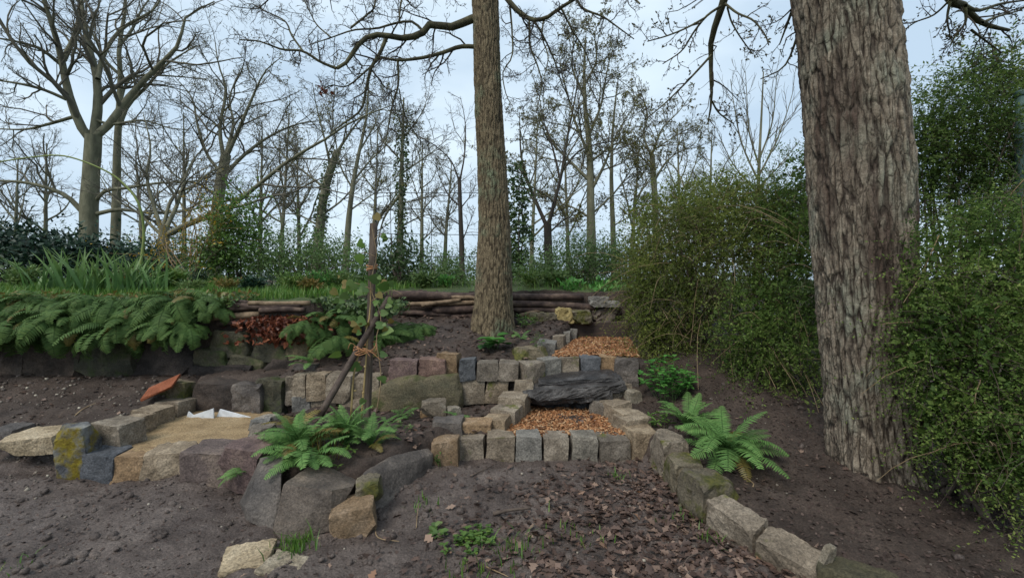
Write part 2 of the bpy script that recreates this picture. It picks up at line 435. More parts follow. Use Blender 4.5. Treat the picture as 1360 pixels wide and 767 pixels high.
def terrain(x, y):
    x = np.asarray(x, float); y = np.asarray(y, float)
    bank = .42 * np.clip((y - 3.15) / 1.4, 0, 1) * np.clip((-x - 2.9) / .4, 0, 1)
    z = bank + 0.05 * np.clip((x - .2) * .5, 0, 1) * np.clip((y - 2.6), 0, 1)
    reg = np.zeros(x.shape, int)
    vals = {
        'ledge': .45 + 0 * x, 'sand': .165 + 0 * x,
        'mid': .17 + .05 * np.clip(1 - abs(y - 3.3) / .7, 0, 1),
        'step': .125 + 0 * x,
        'tree': .5 + np.interp(y, [4.4, 5.6, 6.2], [0.0, .3, .38]),
        'step2': .58 + 0 * x,
        'right': np.interp(y, [1.3, 2.2, 2.75, 3.4, 4.0, 4.6, 5.2, 6.4], [.02, .08, .13, .22, .38, .58, .75, 1.15]) + .03 * np.clip(x - 2, 0, 3) - .17 * np.clip((1.8 - x) / .5, 0, 1) * np.clip((y - 3.3) / .5, 0, 1) * np.clip((5.2 - y) / .5, 0, 1),
        'upper': np.interp(y, [4.8, 6.3, 9.5, 16, 40, 120], [1.15, 1.26, 1.45, 1.5, 1.3, 0.4]),
    }
    for i, (k, poly) in enumerate(REG):
        msk = inpoly(x, y, poly)
        z = np.where(msk, vals[k], z)
        reg = np.where(msk, i + 1, reg)
    return z, reg


def H(x, y):
    return float(terrain(np.array([x]), np.array([y]))[0][0])


def grid_faces(nx, ny):
    i = np.arange(nx - 1)[:, None] * ny + np.arange(ny - 1)[None, :]
    return np.stack([i, i + ny, i + ny + 1, i + 1], -1).reshape(-1, 4)


gx = np.arange(-9.5, 8.01, 0.034)
gy = np.arange(0.6, 9.01, 0.034)
GX, GY = np.meshgrid(gx, gy, indexing='ij')
GZ, GR = terrain(GX, GY)
k = GZ.copy()
k[1:-1, 1:-1] = (GZ[1:-1, 1:-1] * 2 + GZ[2:, 1:-1] + GZ[:-2, 1:-1] + GZ[1:-1, 2:] + GZ[1:-1, :-2]) / 6
GZ = k
pp = np.stack([GX, GY, GX * 0], -1)
rough = np.array([.8, .8, .3, .9, .5, 1.0, .5, 1.1, .6])[GR]
GZ = GZ + .030 * fbm(pp * 1.7, 3, 3) * np.where(GR == 2, .35, .8) + rough * (.022 * fbm(pp * 5, 4, 11) + .026 * np.abs(fbm(pp * 9, 2, 6)) + .008 * vn(pp * 31, 5))
V = np.stack([GX, GY, GZ], -1).reshape(-1, 3)
F = grid_faces(len(gx), len(gy))
fr = GR[:-1, :-1].ravel()
zr = V[F][:, :, 2]; steep = (zr.max(1) - zr.min(1)) > .07
fr = np.where(steep & np.isin(fr, [2, 8]), 1, fr)
fr = np.where(steep & (fr == 0), 1, fr)
for nm, ids, mt in (('ground', [0], M['mud']), ('soil_bed', [1, 3, 4, 5, 6, 7], M['soil']), ('sand', [2], M['sand']), ('lawn', [8], M['turf'])):
    f = F[np.isin(fr, ids)]
    if nm == 'ground':
        # the bank left of the sand is loose soil
        c = V[f].mean(1)
        bankm = (c[:, 1] > 3.25 + .12 * np.sin(c[:, 0] * 5)) & (c[:, 0] < -2.9)
        bank_f = f[bankm]; f = f[~bankm]
    if nm == 'soil_bed':
        f = np.concatenate([f, bank_f])
    used = np.unique(f)
    mp_ = np.zeros(len(V), np.int64); mp_[used] = np.arange(len(used))
    obj(nm, mesh(nm, V[used], mp_[f], mt, True), kind='structure')


def gz(x, y):
    """height of the near ground as built"""
    i = np.clip((np.asarray(x) - gx[0]) / .034, 0, len(gx) - 2); j = np.clip((np.asarray(y) - gy[0]) / .034, 0, len(gy) - 2)
    return GZ[np.rint(i).astype(int), np.rint(j).astype(int)]


# the far sheet of ground, to the horizon
fx = np.concatenate([-np.geomspace(600, 9.6, 40), np.linspace(-9, 7.5, 12), np.geomspace(8.1, 600, 40)])
fy = np.concatenate([[-600, -200, -60, -20, -6, -2, 0, .5], np.linspace(.62, 8.9, 16), np.geomspace(9.1, 900, 50)])
FX, FY = np.meshgrid(fx, fy, indexing='ij')
FZ, FR = terrain(FX, FY)
inside = (FX > -9.4) & (FX < 7.9) & (FY > .65) & (FY < 8.95)
FZ = np.where(inside, -0.4, FZ - .012)
fq = grid_faces(len(fx), len(fy))
obj('terrain', mesh('terrain', np.stack([FX, FY, FZ], -1).reshape(-1, 3), fq, M['turf'], True), kind='structure')

# ------------------------------------------------------------------ stones
_cube = {}


def cube_pts(n):
    if n in _cube:
        return _cube[n]
    s = np.linspace(-1, 1, n)
    a, b = np.meshgrid(s, s, indexing='ij')
    one = np.ones_like(a)
    Vs, Fs = [], []
    gf = grid_faces(n, n)
    for k, (p, flip) in enumerate([((one, a, b), 0), ((-one, a, b), 1), ((a, one, b), 1), ((a, -one, b), 0), ((a, b, one), 0), ((a, b, -one), 1)]):
        Vs.append(np.stack(p, -1).reshape(-1, 3))
        Fs.append((gf[:, ::-1] if flip else gf) + k * n * n)
    V = np.concatenate(Vs); F = np.concatenate(Fs)
    key = np.round(V * 1000).astype(np.int64)
    _, idx, inv = np.unique(key, axis=0, return_index=True, return_inverse=True)
    _cube[n] = (V[idx], inv.reshape(-1)[F])
    return _cube[n]


SEED = [100]


def rock_mesh(dims, mat, p=16, cuts=4, jit=.07, amp=.05, n=12, fine=.5, cutd=(.82, 1.0), strata=0.0, planes=()):
    SEED[0] += 1
    r = np.random.default_rng(SEED[0])
    q, F = cube_pts(n)
    h = np.array(dims) / 2
    q = q * h
    L = np.linalg.norm(q, axis=1, keepdims=True)
    d = q / L
    N = []; Hh = []
    for ax in range(3):
        for s in (-1, 1):
            v = np.zeros(3); v[ax] = s
            v = v + r.normal(0, jit, 3) * (1, 1, .6); v /= np.linalg.norm(v)
            N.append(v); Hh.append(h[ax] * r.uniform(.94, 1.02))
    for k in range(cuts):
        v = r.normal(0, 1, 3); v[2] = abs(v[2]) * .7; v /= np.linalg.norm(v)
        sup = np.sum(np.abs(v) * h)
        N.append(v); Hh.append(sup * r.uniform(*cutd) * .82)
    for (v, hh) in planes:
        v = np.array(v, float); v /= np.linalg.norm(v)
        N.append(v); Hh.append(np.sum(np.abs(v) * h) * hh)
    N = np.array(N); Hh = np.array(Hh)
    e = np.clip(d @ N.T, 1e-6, None) / Hh
    rad = (e ** p).sum(1) ** (-1 / p)
    V = d * rad[:, None]
    m = min(dims)
    off = r.uniform(0, 90, 3)
    V = V + d * (amp * m * fbm(V / m * 1.6 + off, 3, SEED[0] % 50) + amp * fine * m * fbm(V / m * 6 + off, 3, 9))[:, None]
    if strata:
        lay = V[:, 2] / h[2] * 3.2 + .7 * vn(V / m * .8 + off, 4)
        V[:, :2] *= (1 + strata * (np.round(lay) * 1.7 % 1 - .5))[:, None]
    return mesh('stone', V, F, mat, True)


def hull_rock(pts, mat, sub, amp, m, off, name='stone', sharp=34):
    bm = bmesh.new()
    vs_ = [bm.verts.new(tuple(p)) for p in pts]
    r_ = bmesh.ops.convex_hull(bm, input=vs_)
    bmesh.ops.delete(bm, geom=[v for v in bm.verts if not v.link_faces], context='VERTS')
    bmesh.ops.triangulate(bm, faces=bm.faces[:])
    # long thin hull triangles: split long edges first
    for _ in range(sub):
        L = [e for e in bm.edges if e.calc_length() > m * .2]
        if not L: break
        bmesh.ops.subdivide_edges(bm, edges=L, cuts=1)
        bmesh.ops.triangulate(bm, faces=[f for f in bm.faces if len(f.verts) > 3])
    bmesh.ops.recalc_face_normals(bm, faces=bm.faces[:])
    me = bpy.data.meshes.new(name)
    bm.to_mesh(me); bm.free()
    n = len(me.vertices)
    V = np.empty(n * 3, np.float32); me.vertices.foreach_get('co', V); V = V.reshape(-1, 3).astype(float)
    N = np.empty(n * 3, np.float32); me.vertices.foreach_get('normal', N); N = N.reshape(-1, 3)
    V = V + N * (amp * m * (fbm(V / m * 2.2 + off, 3, 3) * .6 + .55 * fbm(V / m * 6.5 + off, 3, 9)))[:, None]
    me.vertices.foreach_set('co', V.astype(np.float32).ravel())
    me.polygons.foreach_set('use_smooth', np.ones(len(me.polygons), bool))
    me.update()
    try: me.set_sharp_from_angle(angle=math.radians(sharp))
    except Exception: pass
    me.materials.append(mat)
    return me


def rock(dims, mat, p=30, cuts=3, jit=.06, amp=.05, n=12, **kw):
    """rough hewn block: a box with uneven corners, chipped edges and a few broken corners"""
    SEED[0] += 1
    r = np.random.default_rng(SEED[0])
    h = np.array(dims) / 2
    ch = np.clip(2.4 / p, .03, .3)
    big = set(r.choice(8, min(cuts, 5), replace=False).tolist())
    pts = []
    for k in range(8):
        s = np.array([1 if k & 1 else -1, 1 if k & 2 else -1, 1 if k & 4 else -1], float)
        cor = s * h * (1 + r.normal(0, jit, 3)) * (1 if s[2] > 0 else 1.03)
        cc = ch * (r.uniform(2.0, 4.5) if k in big else r.uniform(.6, 1.5))
        cc = min(cc, .75)
        for ax in range(3):
            q = cor.copy(); q[ax] -= s[ax] * cc * min(dims) * r.uniform(.5, 1.3)
            pts.append(q)
    return hull_rock(pts, mat, 4, amp * 1.25, min(dims), r.uniform(0, 90, 3))


def stone(name, c, dims, yaw=0, tilt=(0, 0), mat='sett', parent=None, **kw):
    """c is the centre of the stone in world space; yaw in degrees"""
    me = rock_mesh(dims, M[mat], **kw) if kw.get('strata') or kw.get('planes') else rock(dims, M[mat], **kw)
    loc = np.array(c, float)
    if parent is not None:
        loc = loc - np.array(parent.location)
    return obj(name, me, parent, loc, (math.radians(tilt[0]), math.radians(tilt[1]), math.radians(yaw)))


def spx(u0, u1, v0, v1, Y, D=.2, mat='sett', parent=None, yaw=0, tilt=(0, 0), name='stone', sink=.03, **kw):
    """stone whose near face fills the pixel box at distance Y"""
    a = P(u0, v0, Y); b = P(u1, v1, Y)
    w = b[0] - a[0]; h = a[2] - b[2] + sink
    c = ((a[0] + b[0]) / 2, Y + D / 2, a[2] - h / 2)
    return stone(name, c, (w * .955, D, h * .98), yaw, tilt, mat, parent, **kw)


def wall(label, loc, group=None, name='stone_edging', cat='edging'):
    return thing(name, label, cat, loc, group)


SETT = dict(p=60, cuts=4, jit=.07, amp=.032, n=18, fine=1.0, cutd=(.9, 1.04))
# front row of the lower step
w = wall('straight row of squared setts along the front of the lower wood chip step', (.35, 3.5, 0))
for u0, u1, v0, v1, mt in [(570, 607, 588, 624, 'brown'), (607, 645, 583, 615, 'sett'), (646, 684, 581, 611, 'sett'), (685, 720, 580, 611, 'grey'), (722, 757, 582, 611, 'sett'), (759, 795, 582, 611, 'grey'), (797, 838, 584, 612, 'sett')]:
    spx(u0, u1, v0, v1, 3.42 if mt != 'brown' else 3.28, .2, mt, w, yaw=R.uniform(-3, 3), **SETT)
# left side of the lower step, rising to the back
w = wall('short run of blocks stepping up the fern bed side of the lower wood chip tread', (-.1, 3.8, .1))
for u0, u1, v0, v1, Y, D, mt, yw in [(571, 614, 561, 586, 3.5, .2, 'boulder', 5), (613, 652, 563, 583, 3.56, .18, 'brown', 2), (642, 676, 557, 578, 3.66, .2, 'tan', -18), (655, 691, 545, 565, 3.83, .2, 'sett', -20), (664, 703, 527, 549, 4.02, .22, 'tan', -15), (683, 708, 509, 526, 4.22, .2, 'tan', 0)]:
    spx(u0, u1, v0, v1, Y, D, mt, w, yaw=yw, sink=.06, **SETT)
# right side of the lower step
w = wall('staggered tan blocks lining the shrub side of the lower wood chip tread', (1.0, 3.8, .1))
for u0, u1, v0, v1, Y, D, mt, yw in [(838, 874, 576, 613, 3.4, .3, 'tan', 12), (822, 864, 555, 582, 3.62, .22, 'tan', 20), (819, 850, 549, 572, 3.72, .2, 'tan', 22), (805, 836, 537, 560, 3.92, .2, 'sett', 24), (790, 822, 535, 553, 4.05, .2, 'sett', 28), (803, 838, 512, 536, 4.2, .22, 'sett', 10), (832, 852, 520, 538, 4.1, .15, 'cream', 20)]:
    spx(u0, u1, v0, v1, Y, D, mt, w, yaw=yw, sink=.07, **SETT)
# row above the dark slab
w = wall('upper row of squared setts bent round above the dark slab', (.5, 4.6, .45))
for u0, u1, v0, v1, Y, D, mt, yw in [(610, 631, 478, 502, 4.42, .2, 'blue', 0), (631, 662, 481, 502, 4.42, .2, 'sett', 2), (663, 690, 482, 502, 4.42, .2, 'sett', -2), (691, 721, 483, 507, 4.4, .22, 'sett', 25), (717, 743, 477, 500, 4.5, .22, 'grey', 16), (743, 770, 475, 496, 4.56, .2, 'sett', 0), (771, 797, 475, 494, 4.56, .2, 'blue', 1), (798, 821, 474, 492, 4.58, .2, 'brown', -2), (820, 846, 474, 482, 4.72, .2, 'brown', 4)]:
    spx(u0, u1, v0, v1, Y, D, mt, w, yaw=yw, sink=.03, **SETT)
w = wall('pair of tan cubes supporting the upper row beside the dark slab', (-.25, 4.45, .2))
for u0, u1, v0, v1, mt in [(612, 644, 503, 534, 'tan'), (645, 675, 503, 533, 'sett')]:
    spx(u0, u1, v0, v1, 4.44, .2, mt, w, sink=.02, **SETT)
spx(674, 684, 500, 532, 4.5, .12, 'darkrock', w, **SETT)  # dark filler in an open gap; its colour stands for the shade there
# dark corner rocks right of the slab
tag(spx(820, 850, 478, 512, 4.42, .25, 'boulder', yaw=-12, cuts=6, name='rock', sink=.1), 'dark upright rock ending the upper row of setts at the shrub', 'rock')
tag(spx(849, 867, 482, 508, 4.42, .2, 'darkrock', cuts=6, name='rock', sink=.1), 'small dark rock wedged by the upright rock under the shrub', 'rock')
# dark layered slab forming the riser
t = thing('rock_slab', 'broad dark wet layered slab forming the riser between wood chip steps', 'rock', (.66, 4.35, .16))
for (dx, dy, z, w_, dp, h_, yw, ti) in [(-.03, .16, .07, .66, .4, .16, 3, 0), (-.1, .06, .15, .74, .46, .10, -5, -4), (-.04, .03, .215, .84, .5, .09, 4, -5), (.0, .12, .275, .7, .42, .06, -4, -4)]:
    obj('layer', rock((w_, dp, h_), M['wetrock'], p=14, cuts=5, jit=.1, amp=.14), t, (dx, dy, z), (math.radians(3), math.radians(ti), math.radians(yw)))
# rim of the upper tread
tag(spx(681, 728, 463, 482, 4.72, .3, 'mossy', yaw=15, name='rock', cuts=6, p=10, sink=.1), 'rounded mossy flat rock leaning on the upper row of setts', 'rock')
w = wall('line of grey blocks edging the upper wood chip tread beside the tree', (.7, 5.4, .6))
for u0, u1, v0, v1, Y, mt in [(716, 741, 455, 475, 4.95, 'grey'), (730, 753, 447, 467, 5.3, 'sett'), (741, 760, 441, 460, 5.7, 'grey'), (750, 768, 437, 455, 6.05, 'grey')]:
    spx(u0, u1, v0, v1, Y, .3, mt, w, yaw=-12, sink=.08, **SETT)

# wall of reddish stones and the big sloping boulder
w = wall('low course of reddish stones laid along the top of the sloping boulder', (-1., 4.4, .5), name='stone_wall', cat='wall')
for u0, u1, v0, v1, Y, mt, yw in [(516, 553, 479, 503, 4.38, 'red', 0), (554, 591, 478, 500, 4.4, 'red', 4), (581, 609, 471, 494, 4.5, 'brown', -8), (505, 534, 503, 517, 4.38, 'red', 0), (533, 562, 502, 508, 4.36, 'red', 0), (502, 530, 517, 523, 4.3, 'red', -4)]:
    spx(u0, u1, v0, v1, Y, .22, mt, w, yaw=yw, p=40, cuts=6, amp=.045, n=17, fine=1.)
bo = rock_mesh((.92, .4, .4), M['slope'], p=12, cuts=2, amp=.07, n=24, jit=.04, planes=[((-.42, -.1, .9), .62), ((0, -.8, .5), .85)])
tag(obj('boulder', bo, None, P(556, 523, 4.42), (math.radians(-8), 0, math.radians(3))), 'long sloping greenish sandstone boulder below the reddish stones', 'boulder')
# sandstone blocks at the head of the fern bed
w = wall('two courses of weathered sandstone blocks behind the wooden stake', (-1.8, 4.3, .2), name='stone_wall', cat='wall')
for u0, u1, v0, v1, Y, mt, yw in [(388, 420, 485, 498, 4.42, 'boulder', 0), (388, 406, 497, 525, 4.25, 'tan', 0), (405, 432, 498, 527, 4.24, 'tan', 3), (432, 467, 498, 530, 4.22, 'tan', -2), (467, 503, 500, 527, 4.26, 'tan', 2), (374, 389, 500, 518, 4.32, 'tan', 20), (373, 390, 519, 534, 4.28, 'sett', 20), (386, 412, 527, 545, 4.24, 'grey', 0), (412, 447, 530, 548, 4.26, 'sett', 0), (447, 494, 530, 551, 4.22, 'sett', 2)]:
    spx(u0, u1, v0, v1, Y, .24, mt, w, yaw=yw, p=50, cuts=5, amp=.04, n=17, fine=1., cutd=(.88, 1.05))

# ---- left sand bed
w = wall('front row of mixed dark and sandy blocks holding the sand bed', (-2.5, 3.1, 0))
for u0, u1, v0, v1, Y, D, mt, yw in [(106, 147, 604, 641, 3.05, .2, 'blue', 4), (148, 187, 607, 642, 3.06, .2, 'brown', 2), (187, 238, 602, 638, 3.08, .22, 'tan', 3), (236, 316, 602, 647, 3.0, .26, 'pink', -2)]:
    spx(u0, u1, v0, v1, Y, D, mt, w, yaw=yw, p=50, cuts=5, amp=.045, n=19, fine=1., cutd=(.88, 1.05))
tag(stone('stone', P(318, 622, 2.95) + A(.06, .1, 0), (.3, .3, .28), -14, (0, 0), 'red', cuts=5), 'low reddish stone between the sand bed and the dark boulders', 'stone')
w = wall('side row of tan blocks running back along the sand bed', (-3.2, 3.5, 0.05))
for u0, u1, v0, v1, Y, D, mt, yw in [(118, 163, 566, 604, 3.22, .22, 'tan', -8), (146, 182, 556, 590, 3.5, .2, 'tan', -6), (172, 206, 546, 575, 3.72, .22, 'tan', -6), (203, 239, 534, 562, 4.0, .22, 'tan', -4)]:
    spx(u0, u1, v0, v1, Y, D, mt, w, yaw=yw, **SETT)
tag(spx(210, 243, 509, 545, 4.15, .2, 'mossy', name='stone', **SETT), 'mossy upright block at the back corner of the sand bed', 'stone')
tl = rock((.27, .2, .022), M['tile'], p=60, cuts=2, amp=.05)
tag(obj('roof_tile', tl, None, P(214, 514, 4.08), (math.radians(22), math.radians(-24), math.radians(10))), 'orange terracotta tile fragment propped on the mossy block', 'tile')
tag(stone('boulder', P(85, 606, 3.02) + A(0, .1, 0), (.19, .15, .38), 8, (4, -3), 'lichen', p=12, cuts=6, n=18), 'upright boulder with ochre moss and white lichen at the sand bed corner', 'boulder')
tag(stone('stone', P(40, 588, 3.2) + A(0, .08, 0), (.34, .24, .12), 10, (6, 0), 'cream', cuts=6, p=12), 'flat cream stone lying beside the lichen boulder', 'stone')
tag(stone('stone', P(-2, 583, 3.25) + A(0, .08, 0), (.2, .2, .12), 0, (0, 0), 'boulder', cuts=6, p=12), 'small grey stone next to the flat cream stone', 'stone')
w = wall('little rough stones closing the fern side of the sand bed', (-1.9, 3.3, .1))
for u0, u1, v0, v1, Y, D, mt in [(323, 352, 572, 600, 3.22, .2, 'sett'), (327, 350, 560, 574, 3.55, .2, 'grey'), (338, 362, 556, 575, 3.65, .16, 'grey')]:
    spx(u0, u1, v0, v1, Y, D, mt, w, yaw=R.uniform(-20, 20), p=10, cuts=6)
# white sheet scraps standing in the sand
for k, (pts, lb) in enumerate([([(247, 556), (250, 546), (256, 551), (283, 542), (284, 560), (270, 558)], 'white torn sheet scrap with a notched end sticking up from the sand'), ([(284, 561), (292, 543), (333, 554), (318, 557), (300, 560)], 'white triangular sheet scrap tapering to a point in the sand')]):
    pv = np.array([P(a, b, 4.0 + .04 * k) for a, b in pts])
    back = pv + A(0, .012, 0)
    n = len(pts)
    Vv = np.concatenate([pv, back])
    Fq = np.array([[i, n + i, n + (i + 1) % n, (i + 1) % n] for i in range(n)])
    me = bpy.data.meshes.new('sheet_scrap')
    me.from_pydata([tuple(x) for x in Vv], [], [list(range(n)), list(range(2 * n - 1, n - 1, -1))] + Fq.tolist())
    me.materials.append(M['white'])
    tag(obj('sheet_scrap', me), lb, 'sheet')

# ---- rock face behind the sand and below the hanging ferns
w = wall('mossy stratified rock outcrop below the stacked logs and leaves', (-2.6, 4.4, .4), name='rock_outcrop', cat='rock')
for u0, u1, v0, v1, Y, D, mt, st in [(255, 318, 509, 552, 4.2, .3, 'darkrock', 0), (308, 345, 511, 545, 4.16, .3, 'boulder', 0), (340, 374, 505, 552, 4.22, .3, 'greenrock', 0), (250, 330, 486, 506, 4.62, .3, 'darkrock', 0), (245, 300, 462, 486, 4.66, .3, 'greenrock', .04), (296, 352, 474, 504, 4.68, .3, 'greenrock', .04), (345, 400, 478, 506, 4.66, .3, 'darkrock', .04), (270, 330, 440, 468, 4.68, .3, 'greenrock', .03), (326, 385, 442, 476, 4.7, .3, 'greenrock', .03), (380, 425, 440, 482, 4.72, .3, 'slope', 0)]:
    spx(u0, u1, v0, v1, Y, D, mt, w, p=30, cuts=6, amp=.07, n=18, strata=st, sink=.06)
w = wall('dark earthy rock ledge in the shade under the hanging ferns', (-4.6, 4.6, .4), name='rock_outcrop', cat='rock')
for u0, u1, v0, v1, mt in [(-70, 30, 446, 500, 'darkrock'), (20, 110, 452, 500, 'darkrock'), (95, 175, 448, 502, 'greenrock'), (160, 258, 450, 502, 'darkrock'), (-60, 60, 412, 450, 'darkrock'), (50, 150, 410, 452, 'darkrock'), (140, 262, 412, 454, 'darkrock')]:
    spx(u0, u1, v0, v1, 4.66 + R.uniform(-.04, .04), .35, mt, w, p=10, cuts=4, amp=.08, n=16, sink=.05)

# ---- big boulders around the fern bed
def px_boulder(pts, mat, label, seed):
    W = np.array([P(*q) for q in pts]); c0 = W.mean(0)
    me = hull_rock(W - c0, M[mat], 6, .028, .2, np.full(3, seed * 7.3), 'boulder', 24)
    return tag(obj('boulder', me, None, c0), label, 'boulder')


px_boulder([(346, 607, 2.85), (376, 603, 2.85), (373, 632, 2.66), (338, 640, 2.68), (326, 674, 2.58), (327, 690, 2.56), (361, 708, 2.5), (372, 690, 2.55), (330, 660, 2.9), (374, 650, 2.95), (318, 668, 2.75)], 'basalt', 'dark leaning boulder under the bright fern, next to the sand bed', 1)
px_boulder([(410, 618, 2.78), (443, 622, 2.8), (474, 637, 2.72), (469, 645, 2.55), (441, 651, 2.46), (377, 643, 2.5), (362, 702, 2.42), (377, 722, 2.37), (438, 704, 2.42), (456, 668, 2.5), (380, 660, 2.85), (470, 660, 2.85), (366, 715, 2.45)], 'boulder', 'large angular grey boulder standing over the brown block', 2)
px_boulder([(477, 634, 2.68), (522, 604, 3.0), (569, 595, 3.3), (575, 602, 3.26), (574, 634, 3.2), (498, 692, 2.6), (488, 665, 2.62), (480, 640, 2.64), (500, 612, 3.0), (560, 600, 3.4), (500, 655, 3.0)], 'boulder', 'long dark slanting boulder running up to the row of setts', 3)
tag(stone('stone', (-.9, 2.48, .06), (.23, .18, .19), 16, (0, -5), 'brown', p=16, cuts=4, n=14), 'brown squared block at the foot of the large angular boulder', 'stone')
tag(stone('stone', (-.86, 2.62, .16), (.13, .14, .13), 10, (0, 0), 'mossy', p=10, cuts=6, n=12), 'small mossy stone wedged above the brown block', 'stone')
# ---- right curved border
CURVE = [((1.15, 3.21, .12), (.17, .26, .31), 6, (0, 0), 'sett', 'upright brown grey block where the setts meet the curved border'),
         ((1.16, 2.95, .07), (.19, .22, .28), 2, (2, 0), 'mossy', 'mossy block under the fern at the start of the curved border'),
         ((1.20, 2.70, .06), (.24, .24, .28), 14, (0, 6), 'mossy', 'yellow green mossy rock in front of the fern'),
         ((1.25, 2.42, .02), (.13, .30, .25), 24, (6, -8), 'sett', 'thin tan slab stone set on edge below the fern'),
         ((1.38, 2.15, .0), (.15, .29, .23), 32, (4, -12), 'sett', 'long tan stone sloping along the curved border'),
         ((1.52, 1.91, .0), (.22, .25, .26), 40, (-4, 5), 'greenrock', 'dark mossy rock in the curved border by the pale splinter'),
         ((1.72, 1.72, -.02), (.2, .28, .2), 52, (3, 0), 'sett', 'pale flat stone closing the curved border')]
for c, dm, yw, tl_, mt, lb in CURVE:
    tag(stone('stone', c, dm, yw, tl_, mt, p=22, cuts=5, n=22, amp=.06, fine=.9), lb, 'stone', 'stones of the curved border')
tag(stone('stone_chip', (1.43, 1.98, .16), (.05, .03, .10), 20, (10, 20), 'cream', p=8, cuts=4, n=7), 'pale pointed splinter of stone stuck between two border stones', 'stone')
# foreground flags
tag(stone('stone', P(322, 752, 2.15) + A(0, .05, 0), (.22, .2, .07), 20, (4, 0), 'cream', p=40, cuts=5, n=20, amp=.07, fine=.8), 'pale flat flagstone lying on the trodden earth', 'stone')
tag(stone('stone', P(372, 764, 2.1) + A(0, .03, 0), (.2, .16, .07), -15, (3, 5), 'cream', p=40, cuts=5, n=20, amp=.07, fine=.8), 'pale rough flagstone beside the grass tuft', 'stone')
# random small stones in the fern bed
for k, (u, v, x0) in enumerate([(576, 541, .14), (566, 549, .07), (603, 546, .08)]):
    Y = 4.05
    tag(stone('stone', P(u, v, Y), (x0 * 1.5, x0, x0), R.uniform(-20, 20), (0, 0), ['tan', 'brown', 'grey'][k], cuts=5, p=10), ['tan loose stone on the soil below the sloping boulder', 'tiny brown stone on the soil below the sloping boulder', 'small grey stone near the pair of tan cubes'][k], 'stone')

# ------------------------------------------------------------------ tubes
def tubes(paths, radii, sides, cap=False):
    """paths (B,K,3), radii (B,K)"""
    B, K, _ = paths.shape
    tg = np.gradient(paths, axis=1)
    tg /= np.linalg.norm(tg, axis=2, keepdims=True) + 1e-9
    mean = tg.mean(1)
    ref = np.where(np.abs(mean[:, 2:3]) < .75, A(0, 0, 1)[None], A(1, .2, 0)[None])[:, None, :]
    n1 = np.cross(tg, np.broadcast_to(ref, tg.shape)); n1 /= np.linalg.norm(n1, axis=2, keepdims=True) + 1e-9
    n2 = np.cross(tg, n1)
    an = np.arange(sides) * 2 * math.pi / sides
    V = paths[:, :, None, :] + radii[:, :, None, None] * (np.cos(an)[None, None, :, None] * n1[:, :, None, :] + np.sin(an)[None, None, :, None] * n2[:, :, None, :])
    b = np.arange(B)[:, None, None] * K * sides
    kk = np.arange(K - 1)[None, :, None] * sides
    s = np.arange(sides)[None, None, :]; s2 = (s + 1) % sides
    F = np.stack([b + kk + s, b + kk + s2, b + kk + sides + s2, b + kk + sides + s], -1).reshape(-1, 4)
    V = V.reshape(-1, 3)
    if not cap:
        return V, [F]
    caps = []
    for e in (0, K - 1):
        c = np.arange(B)[:, None] * K * sides + e * sides + np.arange(sides)[None]
        caps.append(c if e else c[:, ::-1])
    return V, [F] + caps


def resample(pts, K):
    pts = np.asarray(pts, float)
    # Catmull-Rom through the points
    p = np.concatenate([[2 * pts[0] - pts[1]], pts, [2 * pts[-1] - pts[-2]]])
    out = []
    for i in range(1, len(p) - 2):
        t = np.linspace(0, 1, 8, endpoint=False)[:, None]
        a, b, c, d = p[i - 1], p[i], p[i + 1], p[i + 2]
        out.append(.5 * ((2 * b) + (-a + c) * t + (2 * a - 5 * b + 4 * c - d) * t ** 2 + (-a + 3 * b - 3 * c + d) * t ** 3))
    out = np.concatenate(out + [pts[-1:]])
    L = np.concatenate([[0], np.cumsum(np.linalg.norm(np.diff(out, axis=0), axis=1))])
    s = np.linspace(0, L[-1], K)
    return np.stack([np.interp(s, L, out[:, i]) for i in range(3)], -1)


# ------------------------------------------------------------------ log wall
def log_part(parent, pts, r0, r1, mat, K=12, sides=12):
    path = resample(pts, K)
    rr = np.linspace(r0, r1, K) * (1 + .07 * vn(np.stack([np.arange(K) * .7, np.full(K, r0 * 999), np.zeros(K)], -1)))
    V, F = tubes(path[None], rr[None], sides, True)
    V = V + .12 * r0 * vn(V * 14)[:, None] * A(1, 1, 1)
    return part('log', V, F, M[mat], parent, True)


w = thing('log_wall', 'low retaining wall of stacked dark logs behind the garden oak', 'log wall', (0, 6.3, .86))
for (a, b, r0, r1, mt, dy) in [((522, 391), (775, 394), .062, .05, 'log', 0), ((520, 404), (640, 401), .03, .035, 'logpale', -.06), ((560, 405), (612, 398), .03, .025, 'logpale', -.1), ((575, 411), (690, 408), .06, .05, 'log', 0), ((668, 403), (790, 408), .045, .05, 'log', -.03), ((600, 421), (720, 417), .055, .05, 'log', .02), ((672, 411), (780, 413), .03, .04, 'log', -.05), ((530, 414), (600, 418), .04, .04, 'log', -.02), ((505, 398), (600, 395), .045, .04, 'log', .03), ((600, 395), (650, 399), .03, .03, 'logpale', -.04), ((690, 419), (718, 412), .03, .03, 'logpale', -.08)]:
    p0 = P(a[0], a[1], 6.25 + dy); p1 = P(b[0], b[1], 6.3 + dy)
    mid = (p0 + p1) / 2 + R.normal(0, .012, 3)
    log_part(w, [p0, mid, p1], r0, r1, mt)
w = thing('log_wall', 'short stack of thin logs laid over brown leaves beside the hanging ferns', 'log wall', (-2.6, 4.8, 1.1))
